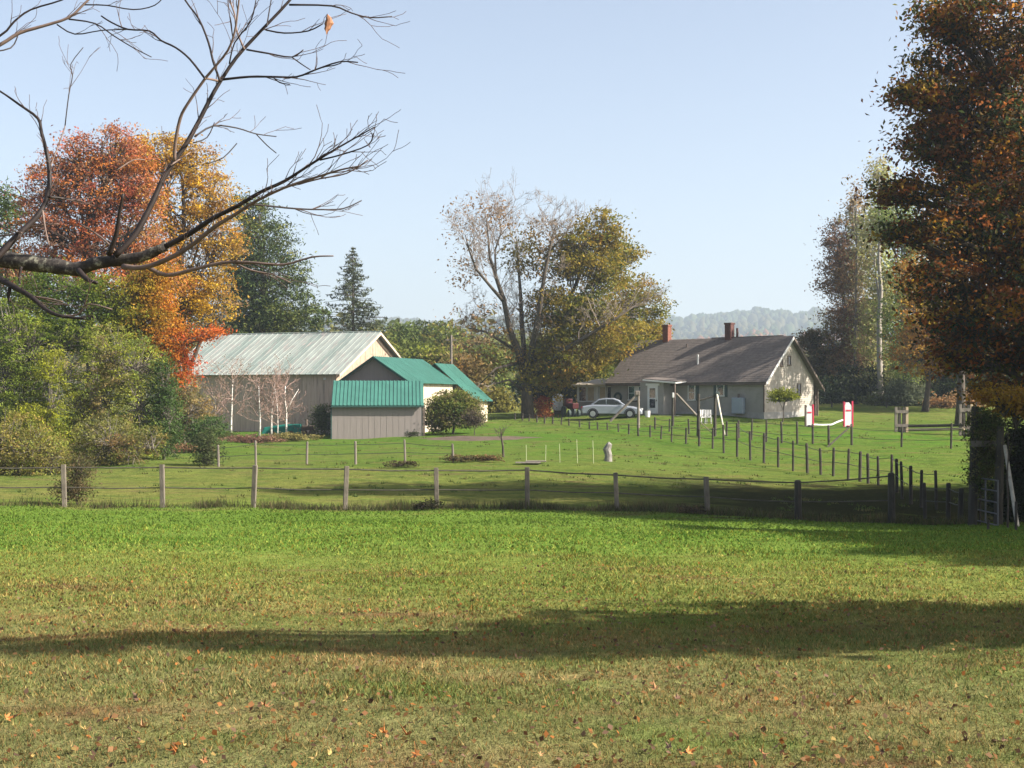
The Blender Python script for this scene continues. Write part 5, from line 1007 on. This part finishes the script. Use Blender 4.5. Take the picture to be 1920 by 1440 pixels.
# ------------------------------------------------------------------ overhanging bare branch, near left
def near_branch():
    Y = 6.0; bx = -3.9; g0 = G(bx, Y+.3); b = Vector((bx, Y+.3, g0)); t = thing('bare_tree', 'bare lichen-spotted tree whose boughs reach in from the left', 'tree', b)
    m_, nt, p = newmat('near_bark'); N = nt.nodes.new; L = nt.links.new
    tc = N('ShaderNodeTexCoord'); n1 = N('ShaderNodeTexNoise'); n1.inputs['Scale'].default_value = 22; n1.inputs['Detail'].default_value = 8; n1.inputs['Roughness'].default_value = .7; L(tc.outputs['Object'], n1.inputs['Vector'])
    rp = N('ShaderNodeValToRGB'); e = rp.color_ramp.elements; e[0].position = .35; e[0].color = (.012, .010, .009, 1); e[1].position = .64; e[1].color = (.28, .27, .20, 1); q = e.new(.5); q.color = (.035, .028, .024, 1); q2 = e.new(.56); q2.color = (.07, .06, .048, 1)
    L(n1.outputs[0], rp.inputs[0]); L(rp.outputs[0], p.inputs['Base Color']); p.inputs['Roughness'].default_value = .9
    bp = N('ShaderNodeBump'); bp.inputs['Strength'].default_value = .7; bp.inputs['Distance'].default_value = .01; L(n1.outputs[0], bp.inputs['Height']); L(bp.outputs[0], p.inputs['Normal'])
    smooth = mat('near_twig_bark', (.024, .017, .015), .6, var=.35, scale=12); pale = mat('pale_twig_bark', (.15, .105, .085), .65, var=.25, scale=12)
    def path(pts, dz0=0, dz1=0):
        n = len(pts); return [P(a, c, Y+dz0+(dz1-dz0)*i/(n-1))-b for i, (a, c) in enumerate(pts)]
    s = Y/F
    def fine(pth, r):  # densify with Catmull-Rom
        out, ro = [], []; n = len(pth)
        for i in range(n-1):
            p0, p1, p2, p3 = pth[max(i-1, 0)], pth[i], pth[i+1], pth[min(i+2, n-1)]
            for q in range(3):
                u = q/3; out.append(.5*((2*p1)+(p2-p0)*u+(2*p0-5*p1+4*p2-p3)*u*u+(3*p1-p0-3*p2+p3)*u**3)); ro.append(r[i]*(1-u)+r[i+1]*u)
        out.append(pth[-1]); ro.append(r[-1]); return out, ro
    def add(m, pts, d0, d1, dz=(0, 0), n=8, knob=.0):
        pth = path(pts, *dz); k = len(pth); r = [(d0+(d1-d0)*i/(k-1))/2*s for i in range(k)]; o, ro = fine(pth, r)
        if knob: ro = [q*random.uniform(1-knob, 1+knob) for q in ro]
        m.tube(o, ro, n); return o, ro
    M = MB(); A_ = []
    main, mr = add(M, [(-420,520),(-200,490),(-60,483),(0,486),(58,493),(111,500),(147,505),(178,494),(222,488),(267,481),(311,462)], 42, 17, (.3, 0), 12, .1)
    M.tube([Vector((0, 0, -.2)), Vector((.05, 0, 1.0)), main[0]*.8, main[0], Vector((main[0].x-.15, main[0].y, main[0].z+1.6)), Vector((main[0].x-.1, main[0].y+.2, main[0].z+4))], [.2, .17, .13, .10, .08, .03], 12)
    M.build('trunk', m_, t, smooth=True)
    M2 = MB(); S_ = []
    def br(pts, d0, d1, dz=(0, 0), mt='d', n=7, tw=0):
        mm = MB(); o, r = add(mm, pts, d0, d1, dz, n, .05); mm.build('bough', smooth if mt == 'd' else pale, t, smooth=True)
        S_.append((o, r, mt, tw)); return o
    M3 = MB()
    br([(305,465),(356,438),(400,409),(444,387),(489,360),(533,340),(578,311),(622,284),(667,258),(703,238)], 11, 1.8, (0, -.3), tw=15)
    br([(215,480),(249,446),(271,409),(289,373),(307,333),(327,302),(351,267),(373,227),(396,182),(413,153),(444,107),(489,58),(542,2),(590,-60)], 12.5, 5, (0, .2), tw=14)
    br([(204,478),(218,440),(224,400),(231,364)], 11, 5, (0, -.1))
    br([(327,302),(329,267),(338,222),(351,196),(382,151),(400,129),(427,95),(440,60),(446,20),(450,-20)], 7, 3, (0, -.2), 'p', tw=8)
    br([(384,147),(356,111),(329,89),(302,76),(280,58),(240,55),(209,42),(190,30)], 4, 3, (-.1, .2), tw=5)
    br([(384,147),(398,149),(413,153)], 4, 5, (-.1, .15), 'p')
    br([(413,153),(400,116),(391,80),(373,36),(347,0),(330,-40)], 5, 3, (.1, .3), tw=6)
    br([(458,92),(444,58),(440,27),(431,0),(426,-30)], 4, 3, (.15, .3), 'p', tw=6)
    br([(500,50),(505,20),(512,-20)], 3, 2, (.15, .3)); br([(430,120),(440,80),(470,40),(480,0)], 3, 2, (.1, .0), tw=4)
    br([(418,149),(467,144),(511,144),(556,144),(591,131),(636,116),(671,117)], 5, 2.4, (.1, -.1), tw=7)
    br([(511,144),(525,155),(543,158)], 2.6, 2, (.0, -.1)); br([(591,131),(610,125),(625,123),(640,118)], 2.6, 2, (0, -.1))
    br([(462,93),(502,100),(547,107),(569,93)], 4, 2.2, (.1, .1), tw=3); br([(547,107),(565,120),(582,131)], 2.6, 2, (.1, .1))
    br([(498,56),(533,62),(578,58),(606,44)], 3.4, 2.4, (.15, .1), tw=2)
    br([(542,9),(622,11),(658,24),(693,33),(735,31)], 4, 2.2, (.2, .3), tw=4)
    br([(365,256),(400,236),(444,240),(480,251),(518,256)], 3.6, 2, (0, .3), tw=4); br([(480,251),(500,272),(518,287)], 2.4, 2, (.2, .3)); br([(362,268),(388,258),(402,230)], 2.6, 2, (0, .1))
    br([(387,307),(418,296),(444,269)], 2.6, 2, (0, .2)); br([(320,310),(350,290),(375,275)], 3, 2, (0, .2), 'p')
    br([(462,382),(511,387),(551,391),(600,393),(644,391),(678,376)], 4, 2.2, (0, .2), tw=5)
    br([(231,500),(267,502),(311,487),(356,462),(400,427),(444,400),(471,382),(533,352),(600,330),(640,318),(677,311)], 11, 2.2, (0, -.6), 'p', tw=14)
    br([(560,345),(600,335),(650,325),(690,300)], 3.2, 2, (-.4, -.5), 'p', tw=6); br([(600,300),(640,290),(690,272),(700,250)], 3.2, 2, (-.2, -.4), tw=6)
    br([(276,500),(311,516),(356,507),(400,496),(436,491),(480,493),(533,496),(585,482),(625,480)], 9, 2.4, (0, -.3), 'p', tw=6)
    br([(436,491),(471,507),(510,515),(545,530)], 4, 2, (-.1, -.2), 'p', tw=3)
    br([(147,507),(165,525),(182,530)], 12, 6, (0, -.1)); br([(300,470),(305,462),(308,455)], 9, 7, (0, .05))
    br([(358,445),(361,470),(355,486)], 5, 3, (-.05, -.1)); br([(40,500),(36,520),(38,532)], 6, 3)
    br([(-10,487),(22,453),(44,431),(71,404),(89,369),(93,329),(89,293),(78,249),(71,222),(36,196),(0,171),(-40,150)], 14, 2.6, (0, .3), tw=8)
    br([(89,369),(120,372),(150,378)], 5, 2.4, (.1, .2), tw=3); br([(80,395),(85,430),(92,460)], 4, 2.6, (0, -.1), 'p', tw=2)
    br([(-120,515),(-40,505),(0,524),(27,538),(58,556),(89,582),(116,593),(160,598)], 17, 4, (.2, -.3), tw=5)
    br([(20,534),(16,555),(18,566)], 8, 4); br([(55,556),(90,560),(118,566)], 5, 2.4, (0, -.1), 'p', tw=2); br([(110,592),(145,590),(165,570),(210,580)], 4, 2, (-.2, -.3), 'p', tw=3)
    br([(-160,130),(-60,110),(0,84),(36,62),(80,49),(129,33),(156,9),(178,-12)], 9, 4, (.4, .5), 'p', tw=5)
    br([(-80,100),(0,67),(27,40),(58,18),(116,0),(150,-20)], 5, 2.6, (.3, .3), tw=3); br([(-20,98),(20,90),(33,68)], 3, 2.6, (.3, .4))
    br([(129,36),(178,44),(213,67),(249,89),(284,107)], 3.4, 2, (.5, .5), tw=3); br([(107,46),(140,64),(190,57),(240,55)], 3, 2, (.5, .4), tw=2)
    br([(156,9),(200,10),(250,18),(290,10),(310,-10)], 3, 2, (.5, .5), tw=2)
    br([(122,236),(129,178),(136,142),(133,120),(156,89)], 2.6, 1.8, (.9, 1.), tw=4); br([(92,320),(118,250),(122,236)], 3, 2.6, (.3, .9), 'p')
    br([(0,420),(30,440),(60,425),(110,420)], 4, 2, (.2, .0), 'p', tw=4); br([(-20,445),(20,440),(40,436)], 4, 3, (.2, .0), 'p', tw=3)
    br([(218,320),(250,300),(272,300)], 3, 2, (.5, .6), 'p'); br([(150,420),(190,445),(215,470)], 3, 4, (.2, 0), 'p', tw=2)
    Sp, Dp, Lp_, Rp = [], [], [], []
    for o, r, mt, tw in S_:
        for _ in range(int(tw*1.3)):
            i = random.randint(max(1, len(o)//4), len(o)-2); d = (o[i+1]-o[i-1]).normalized(); sd = Vector((random.uniform(-1, 1), random.uniform(-.6, .6), random.uniform(-.6, 1)))
            Sp.append(o[i]); Dp.append(d*1.15+sd*.6); Lp_.append(random.uniform(.06, .2)); Rp.append(min(r[i]*.6, .0024))
    s0, e0, a0, b0, _ = grow(Sp, Dp, Lp_, Rp, [(2, .5, .6, .8)], up=.03, wander=.12, minr=.0011)
    V, Fc = segs(s0, e0, a0, b0, 4); np_obj('twigs', V, Fc, mat('fine_twig_bark', (.09, .06, .05), .6), t)
    # the last dead leaf, curled
    lp = P(614, 26, Y+.1)-b; lm = MB(); rows = []
    for i in range(8):
        u = i/7; w = .03*math.sin(math.pi*min(1, u*1.02+.05))*(1 if i % 2 else .75)
        for q in (-1, -.4, .4, 1): rows.append(lp+Vector((w*q*.7+.006*math.sin(u*5), .018*abs(q)*(1 if q > 0 else .6), -.088*u)))
    lm.poly(rows, [(i*4+j, i*4+j+1, i*4+j+5, i*4+j+4) for i in range(7) for j in range(3)])
    lm.build('dead_leaf', mat('dead_leaf', (.26, .12, .06), .7, var=.4, scale=40), t)
    MB().tube([P(606, 44, Y+.1)-b, P(608, 34, Y+.1)-b, lp], .0015, 5).build('leaf_stalk', smooth, t)
near_branch()

# ------------------------------------------------------------------ haze
HZM = bpy.data.materials.new('haze'); HZM.use_nodes = True; nt = HZM.node_tree; nt.nodes.remove(nt.nodes['Principled BSDF'])
pv = nt.nodes.new('ShaderNodeVolumePrincipled'); pv.inputs['Color'].default_value = (.74, .87, 1, 1); pv.inputs['Density'].default_value = .00032; pv.inputs['Anisotropy'].default_value = .2
nt.links.new(pv.outputs[0], nt.nodes['Material Output'].inputs['Volume'])
o = MB().b2(-2050, 2050, -120, 3050, -4, 160).build('haze', HZM); tag(o, kind='stuff')
